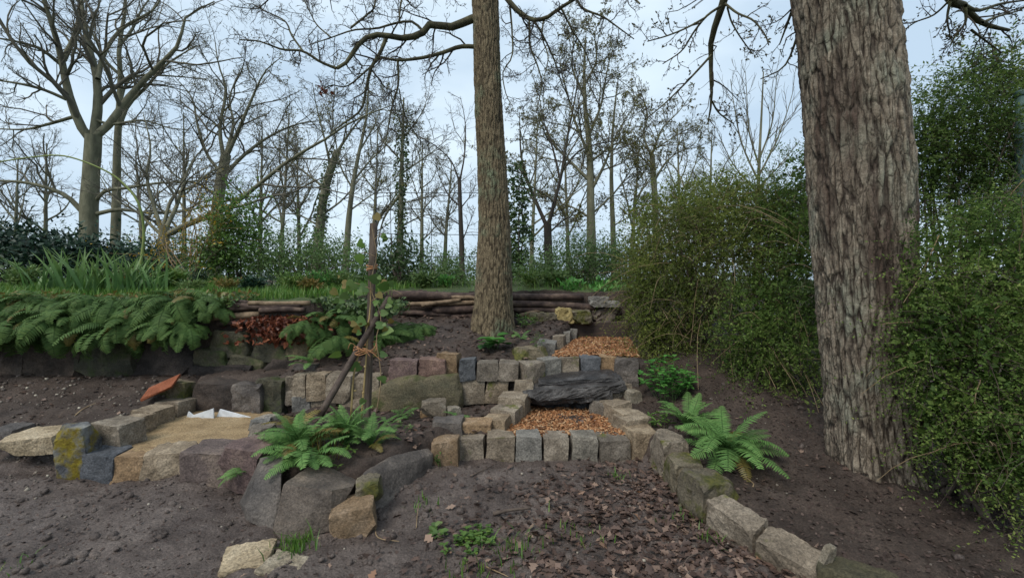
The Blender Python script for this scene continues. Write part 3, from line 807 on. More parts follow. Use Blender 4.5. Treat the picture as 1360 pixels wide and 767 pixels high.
for (a, b, r0, r1, mt) in [((272, 405), (372, 409), .035, .03, 'log'), ((284, 413), (400, 405), .03, .03, 'log'), ((330, 402), (412, 402), .022, .025, 'logpale'), ((280, 421), (345, 417), .04, .035, 'logpale'), ((270, 400), (330, 402), .025, .025, 'log'), ((345, 412), (405, 411), .03, .03, 'log'), ((290, 428), (400, 424), .035, .03, 'log')]:
    p0 = P(a[0], a[1], 4.78); p1 = P(b[0], b[1], 4.82)
    log_part(w, [p0, (p0 + p1) / 2 + R.normal(0, .012, 3), p1], r0, r1, mt)
# stones at the right end of the log wall
w = wall('dry stone end of the log wall with yellow lumps and flat slabs', (1.2, 6.3, .8), name='stone_wall', cat='wall')
for u0, u1, v0, v1, Y, D, mt in [(700, 741, 415, 428, 6.1, .25, 'mossy'), (737, 766, 409, 425, 6.12, .25, 'yellow'), (760, 786, 413, 427, 6.08, .25, 'mossy'), (784, 822, 409, 424, 6.25, .3, 'boulder'), (784, 824, 400, 405, 6.2, .3, 'grey'), (783, 810, 394, 400, 6.25, .35, 'grey'), (800, 826, 404, 410, 6.3, .3, 'sett'), (735, 750, 407, 413, 6.2, .2, 'yellow')]:
    spx(u0, u1, v0, v1, Y, D, mt, w, p=9, cuts=7, amp=.1, n=12)
w = thing('sleeper', 'dark timber sleeper forming the riser below the log wall', 'sleeper', tuple(P(770, 447, 6.2)))
a = P(725, 428, 6.22); b = P(838, 449, 6.22)
me = rock_mesh((b[0] - a[0], .16, a[2] - b[2]), M['sleeper'], p=40, cuts=0, jit=.01, amp=.012, n=20)
o = obj('timber', me, w, np.array((a + b) / 2) + A(0, .08, 0) - np.array(w.location))

# ------------------------------------------------------------------ bark and trunks
def bark_h(s, z, per, cw, cl, seed=0):
    """furrowed bark: stretched cells. s = distance round the trunk, z = height, per = circumference. 0 fissure .. 1 plate"""
    nc = max(4, int(round(per / cw)))
    x = s / per * nc
    y = z / cl
    q = np.stack([x * .5, y * 1.3, np.full_like(x, 2.2)], -1)
    y = y + .35 * vn(q, seed)
    ang = s / per * 2 * math.pi
    q3 = np.stack([np.cos(ang) * 2.2, np.sin(ang) * 2.2, z / cl * 1.1], -1)
    x = x + .42 * fbm(q3, 3, seed + 5)
    y = y + .4 * fbm(q3 * 1.7, 2, seed + 9)
    ix = np.floor(x)
    f1 = np.full(x.shape, 9.0); f2 = np.full(x.shape, 9.0); lv = np.zeros(x.shape)
    for dx in (-1, 0, 1):
        cx = ix + dx
        hx = np.mod(cx, nc)
        off = 5 * _hash(hx, hx * 0 + 11, hx * 0, seed)
        iy = np.floor(y - off)
        for dy in (-1, 0, 1):
            cy = iy + dy
            px = cx + .12 + .76 * _hash(hx, cy, cx * 0, seed)
            py = cy + off + .08 + .84 * _hash(hx, cy, cx * 0 + 3, seed)
            d = np.sqrt((x - px) ** 2 + (.62 * (y - py)) ** 2)
            lv = np.where(d < f1, _hash(hx, cy, cx * 0 + 7, seed) * .7 + .35 * np.clip(py - y, -.6, .6), lv)
            f2 = np.minimum(f2, np.maximum(f1, d)); f1 = np.minimum(f1, d)
    e = np.clip((f2 - f1) / .26, 0, 1)
    return np.clip(e * (.55 + .45 * lv), 0, 1)


def big_trunk(parent, prof, cw, cl, depth, mat, ns, nz, flare=(.0, 5, .3), name='trunk', zs=3.4):
    """prof: list of (center xyz, radius)"""
    c = np.array([p[0] for p in prof], float); r = np.array([p[1] for p in prof], float)
    z = np.concatenate([np.linspace(c[0, 2], zs, nz - 30, endpoint=False), np.linspace(zs, c[-1, 2], 30)])
    cx = np.interp(z, c[:, 2], c[:, 0]); cy = np.interp(z, c[:, 2], c[:, 1]); rr = np.interp(z, c[:, 2], r)
    kw = np.ones(9) / 9
    sm = lambda a: np.convolve(np.pad(a, 4, mode='edge'), kw, 'valid')
    cx, cy, rr = sm(cx), sm(cy), sm(rr)
    th = np.arange(ns) * 2 * math.pi / ns
    TH, Z = np.meshgrid(th, z, indexing='ij')
    RR = np.broadcast_to(rr[None], TH.shape)
    per = 2 * math.pi * rr.mean()
    S = TH / (2 * math.pi) * per
    h = bark_h(S, Z, per, cw, cl, 3)
    h2 = bark_h(S, Z, per, cw * .45, cl * .5, 8)
    q3 = np.stack([np.cos(TH) * per * 9, np.sin(TH) * per * 9, Z * 18], -1)
    hh = np.clip(h * .74 + h2 * .26 + .16 * fbm(q3, 4, 4), 0, 1)
    pn = np.stack([np.cos(TH) * 1.2, np.sin(TH) * 1.2, Z * .8], -1)
    lump = .05 * fbm(pn, 3, 2)
    fl = flare[0] * np.exp(-(Z - z[0]) / flare[2]) * (.6 + .6 * np.cos(TH * flare[1] + 1.0 + .8 * vn(pn * 2, 5)))
    rad = RR * (1 + lump + fl) + depth * (hh - .6)
    X = cx[None] + rad * np.cos(TH); Y = cy[None] + rad * np.sin(TH)
    V = np.stack([X, Y, Z], -1).reshape(-1, 3)
    i = np.arange(ns)[:, None]; j = np.arange(nz - 1)[None]
    i2 = (i + 1) % ns
    F = np.stack([i * nz + j, i2 * nz + j, i2 * nz + j + 1, i * nz + j + 1], -1).reshape(-1, 4)
    return part(name, V, F, M[mat], parent, True, tint=hh.ravel())


# ------------------------------------------------------------------ branching
def interp_paths(paths, t):
    """paths (B,K,3), t (B,n) -> pos, tangent (B,n,3)"""
    B, K, _ = paths.shape
    x = t * (K - 1); i = np.clip(np.floor(x).astype(int), 0, K - 2); f = (x - i)[..., None]
    b = np.arange(B)[:, None]
    p0 = paths[b, i]; p1 = paths[b, i + 1]
    d = p1 - p0
    return p0 * (1 - f) + p1 * f, d / (np.linalg.norm(d, axis=-1, keepdims=True) + 1e-9)


def grow(rng, paths, radii, n, ratio, ang, K, up=.05, wob=.18, tmin=.2, rmax=None, rmin=.004, shrink=.7, lmin=0, lmax=99, taper=.35, rfac=.62):
    B = len(paths)
    t = tmin + (1 - tmin) * (np.arange(n)[None] + rng.uniform(0, 1, (B, n))) / n
    pos, tg = interp_paths(paths, t)
    pr = np.stack([np.interp(t[b], np.linspace(0, 1, radii.shape[1]), radii[b]) for b in range(B)])
    plen = np.linalg.norm(np.diff(paths, axis=1), axis=2).sum(1)[:, None]
    L = np.clip(plen * ratio * (1.1 - shrink * t) * rng.uniform(.55, 1.35, t.shape), lmin, lmax)
    rv = rng.normal(0, 1, tg.shape)
    pe = rv - (rv * tg).sum(-1, keepdims=True) * tg
    pe /= np.linalg.norm(pe, axis=-1, keepdims=True)
    a = np.radians(rng.uniform(ang[0], ang[1], t.shape))[..., None]
    d = (np.cos(a) * tg + np.sin(a) * pe).reshape(-1, 3)
    p = pos.reshape(-1, 3); L = L.reshape(-1); r0 = np.minimum(pr.reshape(-1) * rfac, L * .028 + .002)
    if rmax: r0 = np.minimum(r0, rmax)
    r0 = np.maximum(r0, rmin)
    out = [p]
    st = (L / (K - 1))[:, None]
    for k in range(K - 1):
        d = d + rng.normal(0, wob, d.shape) + A(0, 0, up)
        d /= np.linalg.norm(d, axis=1, keepdims=True)
        p = p + d * st
        out.append(p)
    rad = r0[:, None] * np.linspace(1, taper, K)[None]
    return np.stack(out, 1), np.maximum(rad, rmin * .6)


def joinVF(parts):
    Vs, Fs, o = [], [], 0
    for V, F in parts:
        Vs.append(V)
        for f in F: Fs.append(f + o)
        o += len(V)
    return np.concatenate(Vs), Fs


def leaf_quads(rng, pos, d, size, width=.45, up=.6):
    """diamond leaves at pos pointing along d"""
    n = len(pos)
    d = d / (np.linalg.norm(d, axis=1, keepdims=True) + 1e-9)
    nr = rng.normal(0, 1, (n, 3)) * (1 - up) + A(0, -.25, 1) * up
    s = np.cross(d, nr); s /= np.linalg.norm(s, axis=1, keepdims=True) + 1e-9
    sz = (size * rng.uniform(.65, 1.3, n))[:, None]
    nn = np.cross(s, d)
    V = np.stack([pos, pos + d * sz * .45 + s * sz * width * .5 + nn * sz * .06, pos + d * sz, pos + d * sz * .45 - s * sz * width * .5 + nn * sz * .06], 1).reshape(-1, 3)
    F = np.arange(4 * n).reshape(-1, 4)
    return V, F


def crown_levels(rng, P0, R0, levels):
    """levels: list of dict for grow(); returns list of (paths,radii)"""
    out = []
    p, r = P0, R0
    for kw in levels:
        p, r = grow(rng, p, r, **kw)
        out.append((p, r))
    return out


def px_path(pts, Y, dY=0.0, K=12, bow=0.0):
    n = len(pts)
    w = np.array([P(u, v, Y + dY * i / max(1, n - 1) + bow * math.sin(math.pi * i / max(1, n - 1))) for i, (u, v) in enumerate(pts)])
    return resample(w, K)


def build_tree(name, label, trunk, limbs, seed, group=None, Y=14, tr=(12, 6), lev=None, mats=('fartrunk', 'fartwig'), leaf=None, nleaf=0, leafsize=.05, auto=None, ivy=None, K0=16, sides0=10, parent_cat='tree', limb_mat=None, buds=None):
    """trunk: pixel polyline at distance Y, tr = trunk radius in px at the bottom/top; limbs: [(pixel polyline, r0 px, r1 px, dY)]"""
    rng = np.random.default_rng(seed)
    path = px_path(trunk, Y, 0, K0)
    base = path[0].copy()
    gzv = terrain(np.array([base[0]]), np.array([base[1]]))[0][0]
    if base[2] > gzv - .1:
        path = np.concatenate([[A(base[0], base[1], gzv - .15)], path]); path = resample(path, K0)
    t = thing(name, label, parent_cat, tuple(path[0]), group)
    s = Y / FPX
    rr = np.linspace(tr[0] * s, tr[1] * s, K0); rr[0] *= 1.25
    V, F = tubes(path[None], rr[None], sides0)
    V = V + .05 * tr[0] * s * vn(V * 3)[:, None]
    part('trunk', V, F, M[mats[0]], t, True)
    Lp, Lr = [], []
    for (pts, r0, r1, dY) in limbs:
        Lp.append(px_path(pts, Y, dY, 12)); Lr.append(np.linspace(r0 * s * .7, r1 * s * .36, 12))
    if auto:
        ap, ar = grow(rng, path[None], rr[None], **auto)
        K = ap.shape[1]
        for b in range(len(ap)):
            Lp.append(resample(ap[b], 12)); Lr.append(np.interp(np.linspace(0, 1, 12), np.linspace(0, 1, K), ar[b]))
    Lp = np.array(Lp); Lr = np.array(Lr)
    for b in range(len(Lp)):
        V, F = tubes(Lp[b:b + 1], Lr[b:b + 1], 6)
        part('limb', V, F, M[limb_mat or mats[0]], t, True)
    lv = crown_levels(rng, Lp, Lr, lev)
    parts_ = [tubes(p, r, 5 if i == 0 else 3) for i, (p, r) in enumerate(lv)]
    V, F = joinVF(parts_)
    part('crown', V, F, M[mats[1]], t, True, kind='stuff')
    tips, tr_ = lv[-1]
    if leaf and nleaf:
        idx = rng.integers(0, len(tips), nleaf)
        tt = rng.uniform(.3, 1, nleaf)
        pos, tg = interp_paths(tips[idx], tt[:, None])
        pos = pos[:, 0]; tg = tg[:, 0]
        d = tg + rng.normal(0, .7, tg.shape)
        V, F = leaf_quads(rng, pos, d, leafsize, .6, .3)
        part('leaves', V, F, M[leaf], t, tint=np.repeat(rng.uniform(0, 1, nleaf), 4), kind='stuff')
    if ivy:
        n, rad, t0, t1, mt, sz = ivy
        tt = rng.uniform(t0, t1, n)
        pos, tg = interp_paths(np.repeat(path[None], n, 0), tt[:, None]); pos = pos[:, 0]
        off = rng.normal(0, 1, (n, 3)); off /= np.linalg.norm(off, axis=1, keepdims=True)
        clump = .6 + .6 * (vn(pos * 1.3, 3) + .3)
        pos = pos + off * (rad * np.clip(clump, .25, 1.4) * rng.uniform(.4, 1, n) ** .5)[:, None]
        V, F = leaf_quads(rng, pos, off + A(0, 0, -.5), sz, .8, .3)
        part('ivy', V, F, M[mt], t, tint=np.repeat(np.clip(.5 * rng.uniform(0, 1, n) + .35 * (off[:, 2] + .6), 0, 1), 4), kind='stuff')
    return t


LEV_BIG = [dict(n=9, ratio=.55, ang=(28, 62), K=8, up=.05, wob=.22, tmin=.12, rmin=.012),
           dict(n=6, ratio=.58, ang=(28, 65), K=6, up=.04, wob=.26, tmin=.15, rmin=.0085),
           dict(n=5, ratio=.55, ang=(25, 65), K=3, up=.02, wob=.28, tmin=.15, rmin=.0052),
           dict(n=2, ratio=.7, ang=(25, 60), K=3, up=.02, wob=.25, tmin=.3, rmin=.004)]
LEV_MED = [dict(n=8, ratio=.55, ang=(28, 60), K=7, up=.05, wob=.2, tmin=.12, rmin=.01),
           dict(n=6, ratio=.55, ang=(30, 60), K=5, up=.04, wob=.24, tmin=.15, rmin=.0075),
           dict(n=4, ratio=.6, ang=(25, 60), K=3, up=.03, wob=.26, tmin=.15, rmin=.005),
           dict(n=2, ratio=.7, ang=(25, 60), K=3, up=.02, wob=.25, tmin=.3, rmin=.004)]
LEV_SML = [dict(n=7, ratio=.55, ang=(28, 58), K=6, up=.05, wob=.2, tmin=.15, rmin=.009),
           dict(n=6, ratio=.6, ang=(28, 60), K=4, up=.03, wob=.24, tmin=.15, rmin=.0062),
           dict(n=2, ratio=.7, ang=(25, 60), K=3, up=.02, wob=.25, tmin=.3, rmin=.004)]
WG = 'bare trees standing behind the garden'

build_tree('bare_tree', 'tall bare tree with a thick trunk forking into heavy spreading limbs above the dark hedge', [(117, 372), (118, 290), (121, 230), (124, 180)], [
    ([(124, 190), (106, 165), (90, 120), (80, 70), (68, 30), (55, -10), (40, -60)], 8, 3, -1.0),
    ([(84, 80), (100, 45), (106, 10), (112, -30)], 5, 3, .8),
    ([(124, 190), (130, 140), (128, 100), (116, 55), (109, 10), (104, -40)], 8.5, 4, .5),
    ([(126, 182), (150, 160), (166, 135), (200, 98), (238, 58), (245, 25), (285, 2)], 7, 2, .8),
    ([(130, 105), (138, 72), (162, 38), (205, 12), (218, -20)], 4.5, 2.5, 1.2),
    ([(88, 132), (60, 120), (30, 112), (-20, 104)], 3.4, 2, -.8),
    ([(80, 85), (55, 66), (25, 56), (-20, 48)], 3.5, 2, -1.2),
    ([(112, 284), (88, 260), (55, 247), (20, 241), (-30, 240)], 5, 3, -.6),
    ([(98, 155), (60, 166), (30, 172), (-20, 170)], 3.2, 1.6, .6),
    ([(128, 284), (160, 278), (200, 283), (245, 280), (290, 270)], 4, 2, .6),
    ([(128, 265), (142, 252), (165, 250), (210, 243), (262, 240), (290, 228)], 3.4, 1.6, -.5),
    ([(128, 160), (150, 165), (190, 160), (225, 170), (250, 172)], 3, 1.5, .5)], 11, WG, Y=14, tr=(11, 9), lev=LEV_BIG)
build_tree('bare_tree', 'straight slim bare trunk directly beside the heavy forking tree', [(152, 372), (154, 290), (156, 190), (160, 110), (158, 60), (166, 20), (168, -40)], [
    ([(158, 170), (170, 140), (195, 115), (222, 85), (262, 60)], 4, 1.5, .5), ([(158, 140), (172, 105), (205, 100), (275, 105)], 3, 1.2, .8),
    ([(160, 100), (140, 80), (120, 40), (90, 5)], 3, 1.2, -.6), ([(159, 60), (175, 40), (190, 10), (215, -20)], 3, 1.2, .5)], 12, WG, Y=17, tr=(6.5, 1.2), lev=LEV_MED)
build_tree('bare_tree', 'low gnarled stump of a tree sending a long oblique limb up to one side', [(216, 372), (217, 335), (218, 300)], [
    ([(214, 305), (205, 275), (195, 235), (200, 195), (190, 150)], 4, 1.2, .6), ([(222, 300), (236, 270), (248, 230), (262, 205), (280, 190)], 4, 1.2, .9),
    ([(225, 310), (262, 292), (300, 278), (340, 248), (385, 212), (430, 186), (470, 160), (520, 140)], 5.5, 1.6, -1.0),
    ([(216, 305), (230, 260), (260, 245), (285, 225), (330, 215)], 3.5, 1.2, 1), ([(212, 310), (180, 280), (150, 262), (130, 230)], 3, 1, .4)], 13, WG, Y=11, tr=(8, 6), lev=LEV_MED)
build_tree('bare_tree', 'broad bare oak with a rounded twiggy crown behind the yellow shrub', [(284, 372), (287, 300), (292, 250), (300, 205)], [
    ([(298, 215), (292, 170), (300, 120), (290, 85), (285, 50)], 4, 1.2, .5), ([(300, 210), (318, 170), (335, 130), (352, 95), (375, 75)], 4, 1.2, -.5),
    ([(296, 235), (325, 205), (360, 180), (395, 165), (430, 160)], 4, 1.2, .8), ([(294, 230), (275, 205), (262, 165), (255, 130), (230, 100)], 3.6, 1.2, .9),
    ([(290, 262), (265, 245), (235, 235), (205, 200)], 3.2, 1.2, -.6), ([(300, 205), (310, 165), (305, 130), (320, 90)], 3.5, 1.2, 1.2), ([(290, 270), (320, 262), (360, 262), (400, 270)], 2.6, 1, .5)], 14, WG, Y=15, tr=(8, 6), lev=LEV_BIG, leaf='spring', nleaf=3500, leafsize=.05)
build_tree('bare_tree', 'leaning ivy flecked tree between the broad oak and the garden stake', [(418, 372), (424, 310), (432, 250), (448, 200)], [
    ([(446, 205), (462, 180), (478, 160), (505, 140)], 3, 1, .5), ([(440, 225), (430, 180), (420, 140), (415, 110)], 2.6, 1, -.5), ([(432, 250), (400, 225), (370, 200), (350, 170)], 2.6, 1, .5), ([(428, 285), (455, 265), (480, 235), (500, 215)], 2.2, 1, .4), ([(424, 300), (395, 285), (365, 285), (340, 295)], 2, .8, .4)], 15, WG, Y=15, tr=(7, 4.5), lev=LEV_MED, ivy=(900, .26, .15, 1.0, 'ivy', .09))
build_tree('bare_tree', 'slim mossy bare tree just behind the wooden stake', [(459, 372), (462, 310), (466, 265), (474, 215), (486, 160), (490, 110)], [
    ([(470, 240), (490, 215), (515, 190), (530, 160)], 2, .8, .4), ([(468, 250), (452, 220), (445, 180), (440, 130)], 2, .8, -.4), ([(478, 200), (500, 160), (510, 120)], 1.8, .8, .4), ([(464, 280), (495, 258), (530, 240)], 1.8, .8, .4)], 16, WG, Y=13, tr=(5, .8), lev=LEV_MED, leaf='spring', nleaf=2500, leafsize=.045)
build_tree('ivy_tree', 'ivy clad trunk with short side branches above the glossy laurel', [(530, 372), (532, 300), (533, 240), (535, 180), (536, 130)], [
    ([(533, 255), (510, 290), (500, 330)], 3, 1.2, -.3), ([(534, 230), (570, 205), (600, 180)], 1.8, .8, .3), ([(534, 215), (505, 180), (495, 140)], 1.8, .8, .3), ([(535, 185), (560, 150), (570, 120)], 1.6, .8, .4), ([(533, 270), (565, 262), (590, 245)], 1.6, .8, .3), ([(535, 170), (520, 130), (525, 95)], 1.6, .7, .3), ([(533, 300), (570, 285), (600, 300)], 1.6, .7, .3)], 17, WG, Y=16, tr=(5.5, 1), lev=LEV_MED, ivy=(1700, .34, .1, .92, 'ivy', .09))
build_tree('bare_tree', 'small slender bare tree with dark forked stem standing clear against the sky', [(614, 372), (613, 320), (611, 270), (610, 235)], [
    ([(611, 245), (600, 215), (580, 195), (555, 180)], 1.8, .8, -.3), ([(611, 238), (617, 205), (618, 165), (612, 130)], 2, .8, .3), ([(612, 275), (595, 258), (582, 230), (578, 205)], 1.7, .8, .3), ([(613, 275), (628, 255), (632, 240)], 1.4, .7, .2), ([(614, 320), (622, 300), (632, 275)], 1.4, .7, .2), ([(613, 300), (590, 285), (570, 283)], 1.2, .6, .2)], 18, WG, Y=14, tr=(4, 2.4), lev=LEV_SML, mats=('twig', 'fartwig'))
build_tree('bare_tree', 'dark bare tree forking low into a wide goblet just past the garden oak', [(729, 372), (728, 330), (727, 295)], [
    ([(726, 300), (712, 268), (700, 238), (692, 205), (690, 150)], 4, 1.5, .5), ([(728, 300), (738, 262), (746, 230), (752, 190), (762, 140), (770, 90)], 4, 1.5, -.4), ([(748, 225), (770, 200), (800, 190), (830, 185)], 2.4, 1, .5), ([(704, 250), (690, 225), (672, 215)], 2, .8, .3), ([(744, 240), (735, 200), (722, 160), (715, 120)], 2.4, .9, .5), ([(728, 310), (752, 290), (775, 282)], 2, .8, -.4)], 19, WG, Y=12, tr=(6, 5), lev=LEV_MED, mats=('twig', 'fartwig'), leaf='spring', nleaf=4500, leafsize=.045)
build_tree('budding_tree', 'tall straight tree with a hazy yellow green budding crown', [(786, 380), (785, 300), (783, 200), (777, 140), (776, 90), (778, 50)], [
    ([(783, 240), (758, 215), (735, 190), (715, 150)], 3.5, 1.2, .6), ([(784, 255), (802, 220), (818, 180), (835, 150)], 3.5, 1.2, -.6), ([(782, 205), (765, 165), (752, 120), (742, 80)], 3, 1.2, .8), ([(780, 185), (798, 140), (806, 95), (815, 60)], 3, 1.2, .6), ([(784, 215), (820, 190), (850, 195), (880, 190)], 2.8, 1, .6), ([(778, 130), (760, 90), (762, 50), (755, 25)], 2.4, 1, .4), ([(778, 110), (792, 80), (790, 45), (800, 20)], 2.4, 1, -.4), ([(785, 290), (760, 275), (735, 268), (710, 265)], 2.5, 1, .5), ([(785, 285), (810, 262), (830, 240), (845, 225)], 2.5, 1, .7)], 20, WG, Y=14, tr=(7.5, 1), lev=LEV_BIG, leaf='spring', nleaf=15000, leafsize=.05)
build_tree('bare_tree', 'pair of thin stems seen through the budding crown beside the palings', [(816, 380), (814, 300), (812, 240), (814, 170), (820, 110)], [
    ([(813, 260), (835, 230), (850, 200)], 1.8, .7, .3), ([(813, 230), (798, 200), (790, 160)], 1.8, .7, .3), ([(814, 200), (835, 170), (845, 130)], 1.6, .7, .3), ([(814, 300), (840, 285), (860, 270)], 1.6, .7, .3)], 21, WG, Y=16, tr=(4.5, .8), lev=LEV_MED, leaf='spring', nleaf=4500, leafsize=.05)
build_tree('bare_tree', 'bare tree with a neat wide fork rising above the olive shrub', [(872, 380), (871, 300), (869, 250), (866, 205)], [
    ([(869, 240), (885, 215), (905, 200), (930, 195)], 2.5, 1, .4), ([(866, 210), (855, 180), (860, 150), (850, 120)], 2.5, 1, .4), ([(867, 225), (848, 205), (828, 195)], 2.2, .9, .4), ([(866, 205), (880, 170), (900, 150), (915, 130)], 2.2, .9, -.4), ([(867, 200), (890, 185), (925, 165)], 2, .8, .3)], 22, WG, Y=15, tr=(5, 3.5), lev=LEV_MED, leaf='spring', nleaf=3500, leafsize=.05)
build_tree('bare_tree', 'upright bare tree with steep broom like branches next to the great oak', [(1006, 372), (1007, 260), (1009, 200), (1012, 140), (1014, 95)], [
    ([(1007, 240), (985, 190), (975, 140), (970, 105)], 2, .8, .3), ([(1007, 235), (1030, 190), (1045, 150), (1055, 115)], 2, .8, .3), ([(1008, 220), (995, 175), (992, 130), (990, 95)], 1.8, .8, .4), ([(1009, 210), (1025, 165), (1030, 120), (1032, 90)], 1.8, .8, -.3), ([(1006, 255), (975, 220), (955, 180)], 1.8, .7, .3), ([(1007, 250), (1035, 220), (1060, 190)], 1.8, .7, .3)], 23, WG, Y=15, tr=(3.5, .7), lev=[dict(n=8, ratio=.5, ang=(15, 32), K=6, up=.1, wob=.1, tmin=.1, rmin=.009), dict(n=6, ratio=.5, ang=(15, 35), K=4, up=.08, wob=.12, tmin=.1, rmin=.007)])
# slighter stems that fill the wood
FILL = [(345, 165, 22, 'thin pole like stem behind the broad oak'), (372, 150, 20, 'thin pole like stem half hidden by the leaning ivy tree'), (398, 190, 24, 'thin straight stem left of the leaning ivy tree'), (495, 170, 20, 'thin bare stem seen past the top of the stake'), (560, 190, 24, 'thin bare stem beyond the wire plant frame'), (590, 215, 26, 'faint thin stem beyond the wire plant frame end'), (705, 160, 20, 'thin bare stem close behind the garden oak trunk'), (755, 180, 22, 'thin bare stem inside the low goblet tree'), (838, 190, 22, 'thin bare stem above the palings'), (905, 170, 24, 'thin bare stem above the olive shrub'), (940, 180, 24, 'distant bare stem beside the broom like tree'), (245, 150, 20, 'distant slim stem behind the gnarled stump'), (60, 190, 24, 'distant slim tree behind the heavy forking tree'), (20, 210, 22, 'distant twiggy tree above the dark hedge'), (190, 200, 24, 'distant slim bare tree between the stump and the straight trunk')]
for i, (u, vt, Y, lb) in enumerate(FILL):
    r_ = np.random.default_rng(200 + i)
    k = r_.uniform(-12, 12)
    build_tree('bare_tree', lb, [(u, 368), (u + k * .3, 300), (u + k * .7, (300 + vt) / 2), (u + k, vt)], [], 300 + i, WG, Y=Y, tr=(3.4, .6), lev=LEV_SML,
               auto=dict(n=11, ratio=.42, ang=(28, 55), K=8, up=.08, wob=.12, tmin=.28, rmin=.014), sides0=7, leaf='spring' if u > 320 else None, nleaf=1800, leafsize=.06)

# ------------------------------------------------------------------ the garden oak (middle) and the great oak (right)
def oak_branches(t, seed, Lp, Lr, lev, leaf=None, nleaf=0, size=.03, mat='limb', twig='twig'):
    rng = np.random.default_rng(seed)
    Lp = [resample(p, 16) for p in Lp]
    for p, r in zip(Lp, Lr):
        V, F = tubes(p[None], np.linspace(r[0], r[1], 16)[None], 9)
        V = V + .12 * r[0] * vn(V * 18)[:, None]
        part('limb', V, F, M[mat], t, True)
    P0 = np.array(Lp); R0 = np.array([np.linspace(r[0], r[1], 16) for r in Lr])
    lv = crown_levels(rng, P0, R0, lev)
    V, F = joinVF([tubes(p, r, 5 if i == 0 else 3) for i, (p, r) in enumerate(lv)])
    part('crown', V, F, M[twig], t, True, kind='stuff')
    if leaf:
        tips = lv[-1][0]
        idx = rng.integers(0, len(tips), nleaf)
        pos, tg = interp_paths(tips[idx], rng.uniform(.4, 1, nleaf)[:, None]); pos = pos[:, 0]; tg = tg[:, 0]
        V, F = leaf_quads(rng, pos, tg + rng.normal(0, .6, tg.shape), size, .55, .3)
        part('buds', V, F, M[leaf], t, tint=np.repeat(rng.uniform(0, 1, nleaf), 4), kind='stuff')


def hero_prof(rows, Y, top):
    pr = []
    for v, u, r in rows:
        pr.append((P(u, v, Y), r * Y / FPX))
    pr.append((A(*top[0]), top[1]))
    pr.sort(key=lambda x: x[0][2])
    return pr


YG = 5.7
t = thing('oak_tree', 'garden oak with a slim furrowed trunk in front of the log wall', 'tree', tuple(P(654, 445, YG)))
big_trunk(t, hero_prof([(0, 644, 17.5), (100, 647.5, 18), (200, 652, 18.5), (300, 656, 21), (350, 656, 23.5), (400, 655, 26), (425, 654, 29), (450, 654, 31)], YG, ((-.5, 5.7, 9.0), .12)), .04, .26, .022, 'oak2', 150, 430, (.12, 5, .12), zs=5.4)
pl = lambda pts, Y, dY=0: [P(u, v, Y + dY * i / (len(pts) - 1)) for i, (u, v) in enumerate(pts)]
GL = [([(640, 22), (622, 27), (600, 36), (570, 33), (560, 45), (535, 51), (512, 47), (493, 47), (477, 58), (468, 72), (458, 85), (447, 91)], .055, .02, -.5),
      ([(447, 91), (425, 82), (402, 68), (375, 66), (345, 55), (318, 53)], .02, .007, -.3),
      ([(403, 69), (388, 48), (378, 28), (350, 14), (335, 5)], .014, .006, .2),
      ([(514, 48), (504, 72), (493, 90), (486, 120), (480, 145), (462, 160), (440, 175)], .027, .008, -.3),
      ([(640, 63), (612, 62), (588, 70), (560, 77), (528, 80), (506, 76)], .03, .014, -.5),
      ([(506, 76), (482, 98), (460, 115), (440, 113), (425, 122)], .014, .006, -.2),
      ([(528, 80), (529, 112), (520, 145), (513, 185), (510, 205)], .016, .006, -.2),
      ([(530, 118), (536, 148), (548, 172), (560, 190)], .009, .005, .1),
      ([(562, 42), (548, 29), (525, 31), (500, 38), (470, 40), (440, 50), (410, 60)], .018, .006, .3),
      ([(466, 37), (486, 21), (497, 10), (498, -10)], .014, .01, .3),
      ([(440, 50), (420, 32), (408, 8), (395, -12)], .01, .006, .3),
      ([(658, -25), (672, -3), (690, 16), (706, 26), (725, 24), (742, 12), (765, -2)], .038, .018, -.4),
      ([(765, -2), (775, 12), (800, 22), (820, 36), (842, 52)], .017, .006, -.3),
      ([(677, 8), (680, 40), (680, 75), (668, 96), (672, 125), (680, 140)], .014, .005, -.2),
      ([(703, 26), (704, 60), (715, 90), (719, 115), (712, 150)], .015, .005, -.2),
      ([(710, 28), (725, 55), (738, 85), (748, 115), (760, 140)], .014, .005, .3),
      ([(722, 25), (720, 50), (728, 75), (722, 105)], .012, .005, -.4),
      ([(745, 10), (760, 40), (776, 66), (790, 100), (806, 130)], .014, .005, .2),
      ([(650, -60), (600, -45), (555, -25), (535, -5), (530, 28)], .03, .008, -.6),
      ([(640, -110), (560, -100), (480, -60), (400, -30), (330, -15)], .05, .012, -1.0),
      ([(650, -100), (720, -90), (780, -50), (820, -20), (850, 5)], .05, .01, -.8)]
oak_branches(t, 41, [pl(p, YG, d) for p, a, b, d in GL], [(a, b) for p, a, b, d in GL],
             [dict(n=9, ratio=.36, ang=(35, 75), K=6, up=-.02, wob=.3, tmin=.12, rmin=.0042, lmin=.25, lmax=.9, rmax=.012), dict(n=6, ratio=.45, ang=(30, 75), K=5, up=0, wob=.34, tmin=.15, rmin=.0032, lmin=.12), dict(n=4, ratio=.5, ang=(30, 70), K=4, up=.02, wob=.3, tmin=.2, rmin=.0026, lmin=.06)], 'bud', 2500, .022)
# a little bunch of old leaves still hanging
rng = np.random.default_rng(5)
pp_ = np.array([P(432, 116, 5.3)] * 16) + rng.normal(0, .035, (16, 3))
V, F = leaf_quads(rng, pp_, rng.normal(0, 1, (16, 3)) + A(0, 0, -1), .07, .6, .2)
part('dead_leaves', V, F, M['redleaf'], t, tint=np.repeat(rng.uniform(0, .7, 16), 4))

